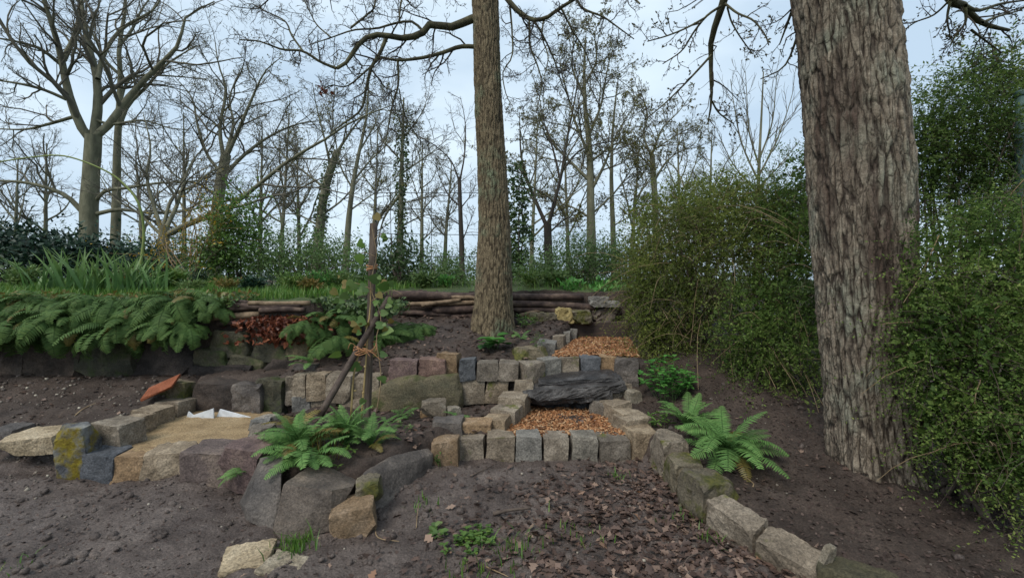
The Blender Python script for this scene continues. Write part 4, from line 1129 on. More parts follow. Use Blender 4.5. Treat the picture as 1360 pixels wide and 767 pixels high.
YR = 2.95
t = thing('oak_tree', 'great oak with a massive deeply furrowed leaning trunk beside the box hedge', 'tree', tuple(P(1174, 640, YR)))
big_trunk(t, hero_prof([(0, 1118, 54), (150, 1133, 56), (300, 1143, 58), (420, 1150, 55), (520, 1156, 51), (590, 1162, 50), (620, 1168, 51), (645, 1174, 54)], YR, ((1.85, 2.95, 7.5), .2)), .05, .34, .034, 'oak', 290, 480, (.34, 5, .2), zs=3.6)
RL = [([(1085, -160), (1050, -150), (1000, -90), (972, -30), (960, 5), (952, 30), (945, 50), (944, 80), (945, 130), (940, 165)], .06, .006, .9),
      ([(945, 73), (925, 95), (903, 118), (880, 140), (855, 160)], .009, .004, .1),
      ([(958, 8), (938, 22), (920, 45), (905, 68), (880, 85)], .01, .004, .2),
      ([(936, 24), (910, 38), (885, 48), (860, 55)], .008, .004, -.1),
      ([(963, 5), (980, 18), (1000, 27), (1015, 45), (1021, 60)], .009, .004, -.2),
      ([(966, 10), (972, 30), (985, 52), (1000, 72)], .007, .004, .2),
      ([(946, 135), (955, 150), (975, 165)], .007, .004, .1),
      ([(1085, -120), (1068, -60), (1060, -10), (1048, 25), (1035, 60)], .03, .005, .4),
      ([(1090, -60), (1066, 20), (1055, 60), (1040, 90), (1010, 105)], .018, .004, .3)]
RR_ = [([(1175, -180), (1215, -120), (1245, -40), (1262, 0), (1280, 8), (1292, 22), (1312, 34), (1340, 40)], .06, .012, .5),
       ([(1282, 8), (1300, 14), (1330, 5), (1365, 0)], .014, .006, .2), ([(1282, 10), (1282, 30), (1270, 45), (1262, 60)], .011, .004, .1), ([(1262, 2), (1258, 25), (1262, 48)], .01, .004, .1),
       ([(1305, 30), (1325, 22), (1350, 15), (1370, 5)], .01, .004, .2), ([(1290, 40), (1310, 55), (1330, 70)], .009, .004, .2), ([(1262, 0), (1240, 20), (1215, 30), (1195, 45)], .008, .004, .4)]
LV = [dict(n=7, ratio=.36, ang=(35, 70), K=6, up=-.03, wob=.26, tmin=.25, rmin=.0028, lmin=.15, lmax=.5, rmax=.007), dict(n=5, ratio=.5, ang=(30, 70), K=4, up=0, wob=.3, tmin=.2, rmin=.002, lmin=.06)]
oak_branches(t, 43, [pl(p, YR + .3, d) for p, a, b, d in RL + RR_], [(a, b) for p, a, b, d in RL + RR_], LV, 'bud', 1500, .022)

# ------------------------------------------------------------------ shrubs
def shrub(name, label, blobs, nshoot, slen, leafn, lsize, mat, seed, group=None, stem='stick', droop=.12, upb=.25, core=2500, core_size=.05, width=.42, minz=None, cat='shrub', dry=0, spread=.45, shell=(.55, 1.0), clumpf=2.2, twigr=.0016, base=None, gapf=3.4):
    rng = np.random.default_rng(seed)
    C = np.array([P(b[0], b[1], b[2]) for b in blobs])
    S = np.array([(b[3] * b[2] / FPX, b[5], b[4] * b[2] / FPX) for b in blobs])
    wgt = (S[:, 0] * S[:, 2] + S[:, 0] * S[:, 1] + S[:, 1] * S[:, 2]); wgt /= wgt.sum()
    if base is None:
        bx, by = C[:, 0].mean(), C[:, 1].mean(); base = (bx, by, H(bx, by))
    t = thing(name, label, cat, base, group)
    bi = rng.choice(len(C), nshoot, p=wgt)
    d = rng.normal(0, 1, (nshoot, 3)); d[:, 1] -= .35; d /= np.linalg.norm(d, axis=1, keepdims=True)
    sh = rng.uniform(shell[0], shell[1], nshoot) ** .7 * (1 + .34 * vn(d * 2.6 + bi[:, None] * 7.7, seed % 13))
    pos = C[bi] + d * S[bi] * sh[:, None]
    kp = (vn(pos * gapf, seed % 11) + .5 * vn(pos * gapf * 2.3, 5) > -.22) | (rng.uniform(0, 1, nshoot) < .2)
    d, bi, pos = d[kp], bi[kp], pos[kp]; nshoot = len(pos)
    nrm = d / S[bi]; nrm /= np.linalg.norm(nrm, axis=1, keepdims=True)
    dr = nrm + rng.normal(0, spread, d.shape) + A(0, 0, upb)
    dr /= np.linalg.norm(dr, axis=1, keepdims=True)
    L = slen * rng.uniform(.5, 1.5, nshoot) * np.where(rng.uniform(0, 1, nshoot) < .15, 2.2, 1.0)
    K = 6
    pts = [pos - dr * L[:, None] * .35]
    p = pts[0]
    for k in range(K - 1):
        dr = dr + rng.normal(0, .12, dr.shape) + A(0, 0, -droop)
        dr /= np.linalg.norm(dr, axis=1, keepdims=True)
        p = p + dr * (L / (K - 1))[:, None]
        pts.append(p)
    paths = np.stack(pts, 1)
    if minz is not None:
        zz = terrain(paths[:, :, 0], paths[:, :, 1])[0]
        paths[:, :, 2] = np.maximum(paths[:, :, 2], zz + minz)
    rad = np.linspace(twigr, twigr * .5, K)[None] * np.ones((nshoot, 1))
    V, F = tubes(paths[::3][:, [0, 2, 4, 5]], rad[::3][:, [0, 2, 4, 5]] * 1.2, 3)
    part('stems', V, F, M[stem], t, kind='stuff')
    # main stems from the base into the blobs
    mp0, mr = [], []
    for b in range(len(C)):
        g = A(base[0] + rng.normal(0, .12), base[1] + rng.normal(0, .1), base[2] - .05)
        for q in range(3):
            e = C[b] + rng.normal(0, .4, 3) * S[b]
            mp0.append(resample([g, (g + e) / 2 + rng.normal(0, .08, 3) + A(0, 0, .08), e], 8)); mr.append(np.linspace(.014, .004, 8) * (lsize / .016) ** .3)
    V, F = tubes(np.array(mp0), np.array(mr), 5)
    part('trunk', V, F, M[stem], t, True)
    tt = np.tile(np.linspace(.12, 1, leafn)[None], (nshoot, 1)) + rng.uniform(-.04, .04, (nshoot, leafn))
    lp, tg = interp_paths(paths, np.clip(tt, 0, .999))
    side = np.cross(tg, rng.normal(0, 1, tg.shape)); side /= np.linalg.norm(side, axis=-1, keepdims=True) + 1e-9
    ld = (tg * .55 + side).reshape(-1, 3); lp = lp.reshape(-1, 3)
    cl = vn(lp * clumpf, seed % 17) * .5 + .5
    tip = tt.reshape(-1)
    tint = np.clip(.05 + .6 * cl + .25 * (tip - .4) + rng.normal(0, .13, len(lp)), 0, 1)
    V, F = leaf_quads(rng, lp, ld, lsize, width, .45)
    tn = np.repeat(tint, 4)
    if core:
        bi = rng.choice(len(C), core, p=wgt)
        d = rng.normal(0, 1, (core, 3)); d /= np.linalg.norm(d, axis=1, keepdims=True)
        cp = C[bi] + d * S[bi] * (rng.uniform(0, .8, core) ** .5)[:, None]
        if minz is not None:
            cp[:, 2] = np.maximum(cp[:, 2], terrain(cp[:, 0], cp[:, 1])[0] + minz + .02)
        V2, F2 = leaf_quads(rng, cp, rng.normal(0, 1, cp.shape), core_size, .7, .2)
        F = np.concatenate([F, F2 + len(V)]); V = np.concatenate([V, V2])
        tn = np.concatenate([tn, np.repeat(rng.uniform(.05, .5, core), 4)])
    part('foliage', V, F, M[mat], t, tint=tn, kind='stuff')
    if dry:
        idx = rng.choice(nshoot, dry)
        pd = paths[idx] + rng.normal(0, .02, (dry, 1, 3))
        c0 = pd[:, :1]; pd = c0 + (pd - c0) * rng.uniform(1.0, 1.8, (dry, 1, 1))
        V, F = tubes(pd, np.linspace(.0035, .0018, K)[None] * np.ones((dry, 1)), 3)
        part('dry_stems', V, F, M['drystem'], t, kind='stuff')
    return t


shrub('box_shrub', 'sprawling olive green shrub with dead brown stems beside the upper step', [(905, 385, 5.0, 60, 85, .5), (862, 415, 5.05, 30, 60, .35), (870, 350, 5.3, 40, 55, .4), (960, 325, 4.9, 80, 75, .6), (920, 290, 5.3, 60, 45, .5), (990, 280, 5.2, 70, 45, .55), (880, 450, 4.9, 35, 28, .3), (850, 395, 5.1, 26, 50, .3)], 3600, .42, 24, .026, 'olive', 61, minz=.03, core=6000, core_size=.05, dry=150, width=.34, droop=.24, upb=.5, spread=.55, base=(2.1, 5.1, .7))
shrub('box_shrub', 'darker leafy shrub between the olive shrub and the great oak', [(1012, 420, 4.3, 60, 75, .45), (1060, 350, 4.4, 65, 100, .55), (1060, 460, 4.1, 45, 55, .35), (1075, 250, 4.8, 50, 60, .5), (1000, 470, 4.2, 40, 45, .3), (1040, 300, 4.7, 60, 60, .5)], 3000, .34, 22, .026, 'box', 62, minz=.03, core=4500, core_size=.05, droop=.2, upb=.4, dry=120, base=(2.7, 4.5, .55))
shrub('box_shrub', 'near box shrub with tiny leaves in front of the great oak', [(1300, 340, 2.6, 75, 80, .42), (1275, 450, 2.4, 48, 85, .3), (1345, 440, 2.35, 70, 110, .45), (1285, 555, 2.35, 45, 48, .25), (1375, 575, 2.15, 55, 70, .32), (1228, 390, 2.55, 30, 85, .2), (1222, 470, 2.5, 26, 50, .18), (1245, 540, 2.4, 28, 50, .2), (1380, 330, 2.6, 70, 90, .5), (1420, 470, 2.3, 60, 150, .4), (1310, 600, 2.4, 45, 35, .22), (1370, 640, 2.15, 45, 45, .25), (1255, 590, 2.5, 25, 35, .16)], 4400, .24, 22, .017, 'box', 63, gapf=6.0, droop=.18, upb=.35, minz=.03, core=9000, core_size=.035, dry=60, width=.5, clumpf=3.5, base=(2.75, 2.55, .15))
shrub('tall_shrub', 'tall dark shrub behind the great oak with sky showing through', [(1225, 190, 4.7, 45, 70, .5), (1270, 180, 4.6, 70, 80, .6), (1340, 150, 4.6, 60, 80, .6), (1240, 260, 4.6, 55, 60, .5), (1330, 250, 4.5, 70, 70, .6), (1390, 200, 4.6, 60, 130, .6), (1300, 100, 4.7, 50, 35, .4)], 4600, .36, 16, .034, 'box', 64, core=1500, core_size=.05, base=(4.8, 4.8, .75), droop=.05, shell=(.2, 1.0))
# evergreens and shrubs of the upper garden
UG = 'shrubs of the upper garden'
shrub('laurel_bush', 'dark glossy evergreen bush at the end of the hedge behind the irises', [(20, 330, 9, 55, 32, .8), (80, 340, 9, 45, 28, .8), (-40, 330, 9, 50, 40, .8)], 700, .4, 8, .1, 'laurel', 65, UG, core=1800, core_size=.12, width=.45)
shrub('laurel_bush', 'dark evergreen bush behind the irises, below the straight slim trunk', [(140, 345, 9.5, 45, 26, .8), (195, 352, 9.5, 35, 22, .7)], 500, .36, 8, .1, 'laurel', 66, UG, core=1200, core_size=.12, width=.45)
shrub('leafy_shrub', 'fresh green leafy shrub below the broad oak', [(312, 295, 8, 30, 50, .5), (338, 325, 8, 28, 36, .5), (298, 345, 8, 32, 28, .5)], 800, .38, 10, .06, 'fresh', 67, UG, core=100, width=.6, shell=(.1, 1.))
shrub('flowering_shrub', 'sparse shrub of upright stems with yellow flowers behind the grass', [(255, 325, 7.6, 40, 40, .45), (285, 290, 7.6, 30, 45, .45), (215, 330, 7.6, 22, 35, .4)], 260, .5, 8, .03, 'gold', 68, UG, core=0, width=.8, upb=.9, stem='drystem', twigr=.004, shell=(.1, 1.))
shrub('leafy_shrub', 'loose green shrub behind the thin log stack', [(400, 342, 8, 38, 38, .6), (445, 348, 8, 35, 34, .6), (365, 352, 8, 30, 28, .5)], 900, .35, 9, .05, 'softgreen', 69, UG, core=600, core_size=.06, width=.5)
shrub('laurel_bush', 'glossy upright laurel right behind the wooden stake', [(535, 350, 7.6, 26, 38, .4), (550, 372, 7.6, 28, 20, .4), (515, 365, 7.6, 20, 25, .35)], 260, .35, 9, .09, 'ivy', 70, UG, core=250, core_size=.08, width=.36)
shrub('leafy_shrub', 'small rounded variegated bush next to the garden oak trunk', [(603, 365, 7.8, 20, 20, .3)], 200, .2, 10, .04, 'softgreen', 71, UG, core=200, core_size=.05)
shrub('leafy_shrub', 'hazy pale green shrub behind the log wall', [(775, 345, 8, 40, 40, .6), (730, 362, 7.8, 36, 24, .5), (700, 366, 7.6, 20, 24, .4), (812, 352, 8, 25, 38, .5)], 1500, .34, 10, .045, 'softgreen', 72, UG, core=500, core_size=.05, shell=(.2, 1.))
shrub('ivy_column', 'dark column of ivy close behind the garden oak', [(684, 250, 11, 14, 40, .3), (688, 310, 11, 17, 50, .35), (685, 360, 11, 14, 30, .3)], 500, .22, 9, .075, 'ivy', 73, UG, core=500, core_size=.09, width=.7)
shrub('leafy_shrub', 'dark evergreen clump at the edge of the wood above the olive shrub', [(860, 290, 9, 30, 40, .6), (905, 270, 9, 40, 35, .6), (960, 250, 9, 45, 25, .6), (850, 340, 8, 25, 40, .5)], 800, .35, 9, .05, 'olive', 74, UG, core=1500, core_size=.08)
shrub('leafy_shrub', 'low mixed greenery between the slim stems and the laurel', [(480, 355, 10, 40, 22, .5), (575, 362, 11, 35, 16, .5), (640, 362, 11, 40, 16, .5)], 500, .3, 9, .05, 'softgreen', 75, UG, core=600, core_size=.07)
shrub('flowering_shrub', 'small grey leaved plant with dry cream flower heads by the log stack', [(360, 378, 6.6, 18, 14, .22)], 160, .16, 8, .03, 'laurel', 76, UG, core=100, core_size=.03)
for i, (u, v, Y, ru, rv, mt) in enumerate([(-120, 335, 18, 120, 26, 'ivy'), (30, 350, 22, 120, 20, 'softgreen'), (240, 352, 20, 90, 16, 'fresh'), (400, 356, 24, 100, 14, 'softgreen'), (560, 358, 24, 110, 14, 'fresh'), (760, 355, 22, 110, 18, 'softgreen'), (950, 340, 18, 140, 40, 'ivy')]):
    lb = ['thicket of distant undergrowth beyond the dark hedge end', 'pale distant undergrowth behind the heavy forking tree', 'distant undergrowth behind the gnarled stump', 'pale distant undergrowth behind the leaning ivy tree', 'low distant undergrowth beyond the wire plant frame', 'pale distant undergrowth behind the budding tree', 'distant undergrowth behind the olive shrub'][i]
    shrub('undergrowth', lb, [(u - ru * .5, v - 8, Y, ru * .6, rv * 1.8, 1.0), (u + ru * .5, v - 5, Y, ru * .6, rv * 1.6, 1.0), (u, v - 8, Y, ru * .5, rv * 2.0, 1.)], 950, .9, 10, .11, mt, 400 + i, 'distant undergrowth', core=900, core_size=.16, twigr=.006)

# ------------------------------------------------------------------ ferns
def frond_mesh(name, mat, npair=22, droop=1.2, wid=.26, curl=.0, seed=0, stipe=.14, tooth=True, wf=.33):
    """unit length frond starting along +X, arching up then down"""
    rng = np.random.default_rng(seed)
    K = npair + 6
    s = np.linspace(0, 1, K)
    ang = .75 - droop * s - curl * s ** 3          # slope of the rachis
    side = np.cumsum(rng.normal(0, .02, K))
    dx = np.cos(ang) * np.cos(side); dz = np.sin(ang); dy = np.cos(ang) * np.sin(side)
    p = np.stack([np.cumsum(dx), np.cumsum(dy), np.cumsum(dz)], -1) / K
    p -= p[0]
    tg = np.gradient(p, axis=0); tg /= np.linalg.norm(tg, axis=1, keepdims=True)
    Vs, Fs, Ts, o = [], [], [], 0
    V, F = tubes(p[None], np.linspace(.007, .002, K)[None], 3)
    Vs.append(V); Fs += [f for f in F]; Ts.append(np.full(len(V), .1)); o += len(V)
    tri = []
    for i in range(int(K * stipe), K - 1):
        f = (i - K * stipe) / (K * (1 - stipe))
        L = wid * (math.sin(math.pi * (f * .82 + .16)) ** .8) * (1 - .15 * f) * rng.uniform(.9, 1.08)
        if L < .012: continue
        sd0 = np.cross(tg[i], A(0, 0, 1)); sd0 /= np.linalg.norm(sd0)
        nu = np.cross(sd0, tg[i])
        for sgn in (-1, 1):
            d = sd0 * sgn + tg[i] * .35 + nu * rng.uniform(-.25, .1)
            d /= np.linalg.norm(d)
            wv = np.cross(nu, d)
            W = wf / npair
            prof = [(0, .35), (.15, .95), (.3, .72), (.42, .9), (.56, .6), (.68, .7), (.82, .35), (1, 0)] if tooth else [(0, .5), (.25, .95), (.6, .75), (.85, .4), (1, 0)]
            up, dn = [], []
            for a, b in prof:
                c = p[i] + d * L * a - nu * L * .22 * a * a
                up.append(c + wv * W * b); dn.append(c - wv * W * b)
            n = len(prof)
            Vs.append(np.array(up + dn)); 
            q = [[o + k, o + k + 1, o + n + k + 1, o + n + k] for k in range(n - 1)]
            Fs.append(np.array(q)); o += 2 * n
            Ts.append(np.clip(np.full(2 * n, .35 + .35 * f + rng.normal(0, .1)), 0, 1))
    return mesh('frond', np.concatenate(Vs), Fs, M[mat], False, np.concatenate(Ts))


FM = {}
for k, (mt, var) in enumerate([('fern', [(1.3, .0), (1.7, .2), (1.0, .1)]), ('ferndark', [(1.9, .5), (2.3, .4), (1.5, .6), (2.6, .2), (1.2, .3), (2.0, 1.2)]), ('ferngold', [(1.6, .3)])]):
    FM[mt] = [frond_mesh('frond', mt, 28 if mt == 'fern' else 20, d, .17 if mt == 'fern' else .19, c, seed=10 * k + i, wf=.34 if mt == 'fern' else .36) for i, (d, c) in enumerate(var)]


def fern(x, y, z, n, length, label, kind='fern', seed=0, facing=None, spread=math.pi * 2, pitch=(0, .25), group=None, name='fern', mixg=0):
    rng = np.random.default_rng(seed)
    t = thing(name, label, 'fern', (x, y, z), group)
    for i in range(n):
        a = (facing if facing is not None else 0) + (i + rng.uniform(-.35, .35)) / n * spread - (spread / 2 if facing is not None else 0)
        ms = FM['ferngold'] if rng.uniform() < mixg else FM[kind]
        L = length * rng.uniform(.7, 1.15)
        obj('frond', ms[rng.integers(len(ms))], t, rng.normal(0, .015, 3), (rng.normal(0, .4 if kind == 'ferndark' else .2), -rng.uniform(*pitch) + rng.normal(0, .08), a), (L, L, L))
    return t


fern(1.52, 3.1, gz(1.52, 3.1) + .02, 34, .47, 'large bright fern spreading over the mossy border rocks', seed=1, pitch=(-.3, .65), mixg=.07)
fern(1.45, 3.62, gz(1.45, 3.62), 14, .36, 'smaller bright fern just behind the large one', seed=2, pitch=(.2, .8))
fern(-1.46, 3.0, gz(-1.46, 3.0), 34, .38, 'bright fern arching over the dark leaning boulder', seed=3, pitch=(.2, 1.0), mixg=.06)
fern(-1.22, 3.2, gz(-1.22, 3.2), 28, .34, 'bright fern at the foot of the wooden stake', seed=4, pitch=(.2, 1.0))
fern(-1.62, 3.25, gz(-1.62, 3.25), 14, .34, 'yellowing fern beside the sand bed stones', seed=44, pitch=(.3, 1.0), mixg=.3)
fern(-1.34, 2.88, gz(-1.34, 2.88) + .02, 16, .34, 'bright fern spilling forward between the two dark boulders', seed=45, facing=-1.6, spread=3.6, pitch=(-.1, .7), mixg=.05)
fern(-1.02, 3.15, gz(-1.02, 3.15), 14, .3, 'low bright fern behind the large angular boulder', seed=46, pitch=(.1, .8), mixg=.1)
fern(-1.78, 2.95, gz(-1.78, 3.05) + .05, 4, .26, 'small fern growing from the joint by the reddish rock', seed=5, facing=-1.8, spread=2.2)
fern(-.48, 3.95, gz(-.48, 3.95), 6, .22, 'young fern below the pair of tan cubes', seed=6)
fern(-1.0, 4.0, gz(-1.0, 4.0), 5, .18, 'tiny fern below the sloping boulder', seed=7)
fern(-1.05, 3.75, gz(-1.05, 3.75), 5, .18, 'tiny fern in the soil beside the young fern', seed=77)
fern(.1, 5.3, gz(.1, 5.3), 6, .26, 'low fern with a creeping frond between the oak and the grey blocks', seed=8)
fern(-2.05, 4.45, gz(-2.05, 4.45) + .05, 5, .3, 'pale fern frond lying over the sandstone blocks', seed=9, facing=-1.9, spread=2.4)
HG = 'ferns hanging over the bank'
fb = [(-4.75, 4.55), (-3.95, 4.55), (-3.55, 4.56), (-5.2, 4.55), (-5.5, 4.75), (-5.2, 4.7), (-4.95, 4.72), (-4.7, 4.7), (-4.5, 4.74), (-4.28, 4.7), (-4.05, 4.72), (-3.85, 4.7), (-3.62, 4.72), (-3.42, 4.72), (-3.22, 4.74), (-5.3, 4.95), (-4.85, 5.0), (-4.4, 4.98), (-3.95, 5.0), (-3.5, 4.98), (-5.05, 4.6), (-4.15, 4.58), (-3.75, 4.58), (-4.6, 4.58), (-5.4, 4.6), (-3.4, 4.58)]
for i, (x, y) in enumerate(fb):
    fern(x, y, 1.16 + .05 * math.sin(i * 1.7) - (.2 if y < 4.65 else 0), 20, .38 if i % 3 else .5, ('yellowing fern on top of the bank directly in front of the irises' if y > 4.9 else 'fern rooted low in the bank face under the other hanging fronds' if y < 4.65 else 'end fern of the bank beside the thin log stack' if x > -3.3 else 'dark green fern hanging over the lip of the shaded bank'), 'ferndark', 20 + i, facing=-math.pi / 2, spread=math.pi * 1.15, pitch=(-.8, .25), group=HG, mixg=.06 if y < 4.9 else .35)
fb = [(-2.2, 4.74, .95), (-2.02, 4.88, .95), (-1.92, 5.05, 1.0), (-1.84, 5.25, 1.05), (-1.8, 5.5, 1.08), (-1.5, 5.3, .8), (-1.3, 5.45, .8), (-1.15, 5.6, .82), (-1.62, 5.0, .72), (-1.9, 4.7, .78)]
for i, (x, y, z) in enumerate(fb):
    fern(x, y, z, 17, .4, ('dark fern standing in the leaf strewn bed between the stake and the oak' if 4 < i < 8 else 'dark fern hanging on the bank behind the sandstone blocks'), 'ferndark', 60 + i, facing=-math.pi / 2 + .4, spread=math.pi * 1.3, pitch=(-.5, .25), group='ferns behind the stake', mixg=.05)

# ------------------------------------------------------------------ irises, grass, small plants
def blade_mesh(seed, w=.028, bend=.35, mat='iris'):
    rng = np.random.default_rng(seed)
    K = 7
    s = np.linspace(0, 1, K)
    x = bend * s ** 2.2; z = s * (1 - .15 * bend * s)
    ww = w * np.clip(1 - s ** 2.5, 0, 1) + .001
    V = np.concatenate([np.stack([x, -ww, z], -1), np.stack([x + .25 * ww, 0 * s, z], -1), np.stack([x, ww, z], -1)])
    k = np.arange(K - 1)
    F = np.concatenate([np.stack([k, k + 1, K + k + 1, K + k], -1), np.stack([K + k, K + k + 1, 2 * K + k + 1, 2 * K + k], -1)])
    return mesh('leaf_blade', V, F, M[mat], True, np.tile(np.clip(.3 + .5 * s + rng.normal(0, .05), 0, 1), 3))


BL = [blade_mesh(i, .03, b) for i, b in enumerate([.15, .35, .6, .9])]
for i, (u, Y) in enumerate([(62, 6.0), (95, 6.1), (118, 5.9), (140, 6.2), (165, 5.95), (185, 6.2), (205, 6.1), (235, 6.6)]):
    x = (u - 680) / FPX * Y
    z = H(x, Y) + .02
    t = thing('iris_clump', 'clump of sword shaped iris leaves on top of the fern bank', 'plant', (x, Y, z - .02), 'irises on the bank')
    r_ = np.random.default_rng(500 + i)
    for k in range(22):
        L = r_.uniform(.4, .72) * (.7 if i > 6 else 1)
        obj('leaf_blade', BL[r_.integers(4)], t, (r_.normal(0, .07), r_.normal(0, .06), 0), (r_.normal(0, .15), r_.normal(0, .12), r_.uniform(0, 6.28)), (L, L, L))


def grass_stuff(name, label, xy, h, mat, seed, parent=None, zfun=None, lean=.35, w=.004):
    rng = np.random.default_rng(seed)
    n = len(xy)
    z = zfun(xy[:, 0], xy[:, 1])
    b = np.stack([xy[:, 0], xy[:, 1], z - .01], -1)
    a = rng.uniform(0, 6.28, n)
    side = np.stack([np.cos(a), np.sin(a), 0 * a], -1)
    ln = np.stack([np.cos(a + 1.57), np.sin(a + 1.57), 0 * a], -1) * rng.normal(0, lean, n)[:, None]
    hh = (h * rng.uniform(.5, 1.3, n))[:, None]
    up = A(0, 0, 1)
    V = np.stack([b - side * w, b + side * w, b + (ln * .35 + up * .6) * hh + side * w * .7, b + (ln * .35 + up * .6) * hh - side * w * .7, b + (ln + up * .95) * hh], 1).reshape(-1, 3)
    o = np.arange(n)[:, None] * 5
    F = [o + np.array([[0, 1, 2, 3]]), o + np.array([[3, 2, 4]])]
    tn = np.repeat(np.clip(rng.normal(.45, .22, n), 0, 1), 5)
    return V, F, tn


# lawn grass of the upper garden
rng = np.random.default_rng(77)
n = 52000
xy = np.stack([rng.uniform(-8.5, 5, n), 4.95 + 5.0 * rng.uniform(0, 1, n) ** 1.3], -1)
xy = xy[inpoly(xy[:, 0], xy[:, 1] - .12, UPPER)]
keep = (rng.uniform(0, 1, len(xy)) < np.clip(1 - (xy[:, 0] + 2.4) * .6, .12, 1)) & (vn(np.stack([xy[:, 0] * .8, xy[:, 1] * .8, xy[:, 0] * 0], -1), 4) > -.45) & ~((xy[:, 0] > -3.1) & (xy[:, 1] < 5.0))
xy = xy[keep]
V, F, tn = grass_stuff('grass', '', xy, .13, 'grass', 78, zfun=lambda x, y: np.where(y < 8.95, gz(x, y), terrain(x, y)[0]), w=.006)
o = obj('grass', mesh('grass', V, F, M['grass'], False, tn), kind='stuff')
tag(o, 'fresh green grass growing on the upper garden bank', 'grass')


def tuft(u, v, z, label, n=40, h=.1, spread=.06, mat='grass', seed=0, name='grass_tuft', cat='grass', w=.004):
    Y = (EYE - z) * FPX / (v - HZ); x = (u - 680) / FPX * Y
    rng = np.random.default_rng(seed)
    xy = np.stack([x + rng.normal(0, spread, n), Y + rng.normal(0, spread, n)], -1)
    V, F, tn = grass_stuff('', '', xy, h, mat, seed, zfun=gz, lean=.6, w=w)
    t = thing(name, label, cat, (x, Y, float(gz(x, Y))))
    part('blades', V, F, M[mat], t, tint=tn, kind='stuff')
    return t


tuft(425, 605, .2, 'dry straw blades beneath the bright ferns', 60, .16, .1, 'ferngold', seed=31)
tuft(395, 728, 0, 'grass tuft at the foot of the large angular boulder', 110, .09, .06, seed=1)
tuft(690, 728, 0, 'short grass tuft among the dead leaves past the weed patch', 45, .07, .06, seed=2)
tuft(820, 630, 0.02, 'tiny grass tuft in front of the row of setts', 26, .06, .03, seed=3)
tuft(765, 710, 0, 'thin grass tuft in the middle of the leaf litter', 34, .06, .09, seed=4)
tuft(565, 675, 0, 'sparse grass blades on the bare earth near the slanting boulder', 22, .06, .05, seed=5)
tuft(905, 690, 0, 'wisps of grass among the red leaves by the curved border', 34, .05, .06, seed=6)
tuft(945, 715, 0, 'bent grass blades near the tan border stones', 20, .06, .04, seed=7)
tuft(640, 760, 0, 'grass blades at the edge of the weed patch', 60, .06, .1, seed=8)
tuft(20, 755, 0, 'sprig of grass on the bare trodden earth', 18, .04, .04, seed=9)


def leafy(u, v, z, label, n, size, rad, h, mat, seed, name='weed_patch', cat='weed', width=.75):
    Y = (EYE - z) * FPX / (v - HZ); x = (u - 680) / FPX * Y
    rng = np.random.default_rng(seed)
    g0 = float(gz(x, Y))
    t = thing(name, label, cat, (x, Y, g0))
    ns = max(6, n // 6)
    ang = rng.uniform(0, 6.28, ns); rr = rad * rng.uniform(0, 1, ns) ** .5
    sx = x + np.cos(ang) * rr; sy = Y + np.sin(ang) * rr; sz = gz(sx, sy)
    hh = h * rng.uniform(.5, 1.2, ns)
    p0 = np.stack([sx, sy, sz], -1); p1 = p0 + np.stack([np.cos(ang) * h * .4, np.sin(ang) * h * .4, hh], -1)
    paths = np.stack([p0, (p0 + p1) / 2 + rng.normal(0, .01, p0.shape), p1], 1)
    V, F = tubes(paths, np.full((ns, 3), .0018), 3)
    part('stems', V, F, M['fern'], t, tint=np.full(len(V), .5), kind='stuff')
    idx = rng.integers(0, ns, n)
    tt = rng.uniform(.45, 1, n)
    pos, _ = interp_paths(paths[idx], tt[:, None]); pos = pos[:, 0]
    a = rng.uniform(0, 6.28, n)
    d = np.stack([np.cos(a), np.sin(a), rng.uniform(-.2, .5, n)], -1)
    # rounded leaf: 6 point fan
    d /= np.linalg.norm(d, axis=1, keepdims=True)
    s = np.cross(d, A(0, 0, 1)); s /= np.linalg.norm(s, axis=1, keepdims=True)
    sz_ = (size * rng.uniform(.6, 1.3, n))[:, None]
    nn = np.cross(s, d)
    V = np.stack([pos] + [pos + d * sz_ * a_ + s * sz_ * b_ * width + nn * sz_ * c_ for a_, b_, c_ in [(.3, .42, .08), (.7, .45, .06), (1, .0, -.1), (.7, -.45, .06), (.3, -.42, .08)]], 1).reshape(-1, 3)
    o = np.arange(n)[:, None] * 6
    part('leaves', V, [o + np.array([[0, 1, 2, 3]]), o + np.array([[0, 3, 4, 5]])], M[mat], t, tint=np.repeat(np.clip(rng.normal(.5, .2, n), 0, 1), 6))
    return t


leafy(632, 716, 0, 'low patch of bright round leaved weeds in the leaf litter', 210, .028, .1, .03, 'fresh', 11)
leafy(600, 735, 0, 'thin straggling weeds beside the round leaved patch', 80, .024, .12, .03, 'fresh', 12)
leafy(575, 712, 0, 'single broad leaved rosette on the earth', 16, .05, .03, .02, 'softgreen', 13)
leafy(888, 520, .36, 'bright green leafy plant at the foot of the olive shrub', 300, .06, .14, .3, 'bright', 14, 'leafy_plant', 'plant')
leafy(872, 543, .32, 'pale yellow green seedling by the tan blocks', 60, .06, .08, .1, 'fresh', 15, 'leafy_plant', 'plant', .3)
leafy(655, 455, .72, 'little plant with large pale green umbrella leaves under the oak', 14, .16, .05, .13, 'bright', 16, 'leafy_plant', 'plant', .9)
leafy(722, 452, .75, 'leafy sprig between the oak and the grey blocks', 60, .05, .08, .16, 'fresh', 17, 'leafy_plant', 'plant', .4)
leafy(700, 430, .85, 'ferny pale green plant against the log wall', 80, .05, .1, .15, 'fresh', 18, 'leafy_plant', 'plant', .4)
leafy(535, 556, .18, 'small spiky weed in the bed below the sloping boulder', 30, .05, .04, .1, 'softgreen', 19, 'leafy_plant', 'plant', .3)
leafy(470, 590, .2, 'low green weed among the dead leaves of the fern bed', 50, .035, .12, .04, 'softgreen', 20, 'leafy_plant', 'plant', .5)
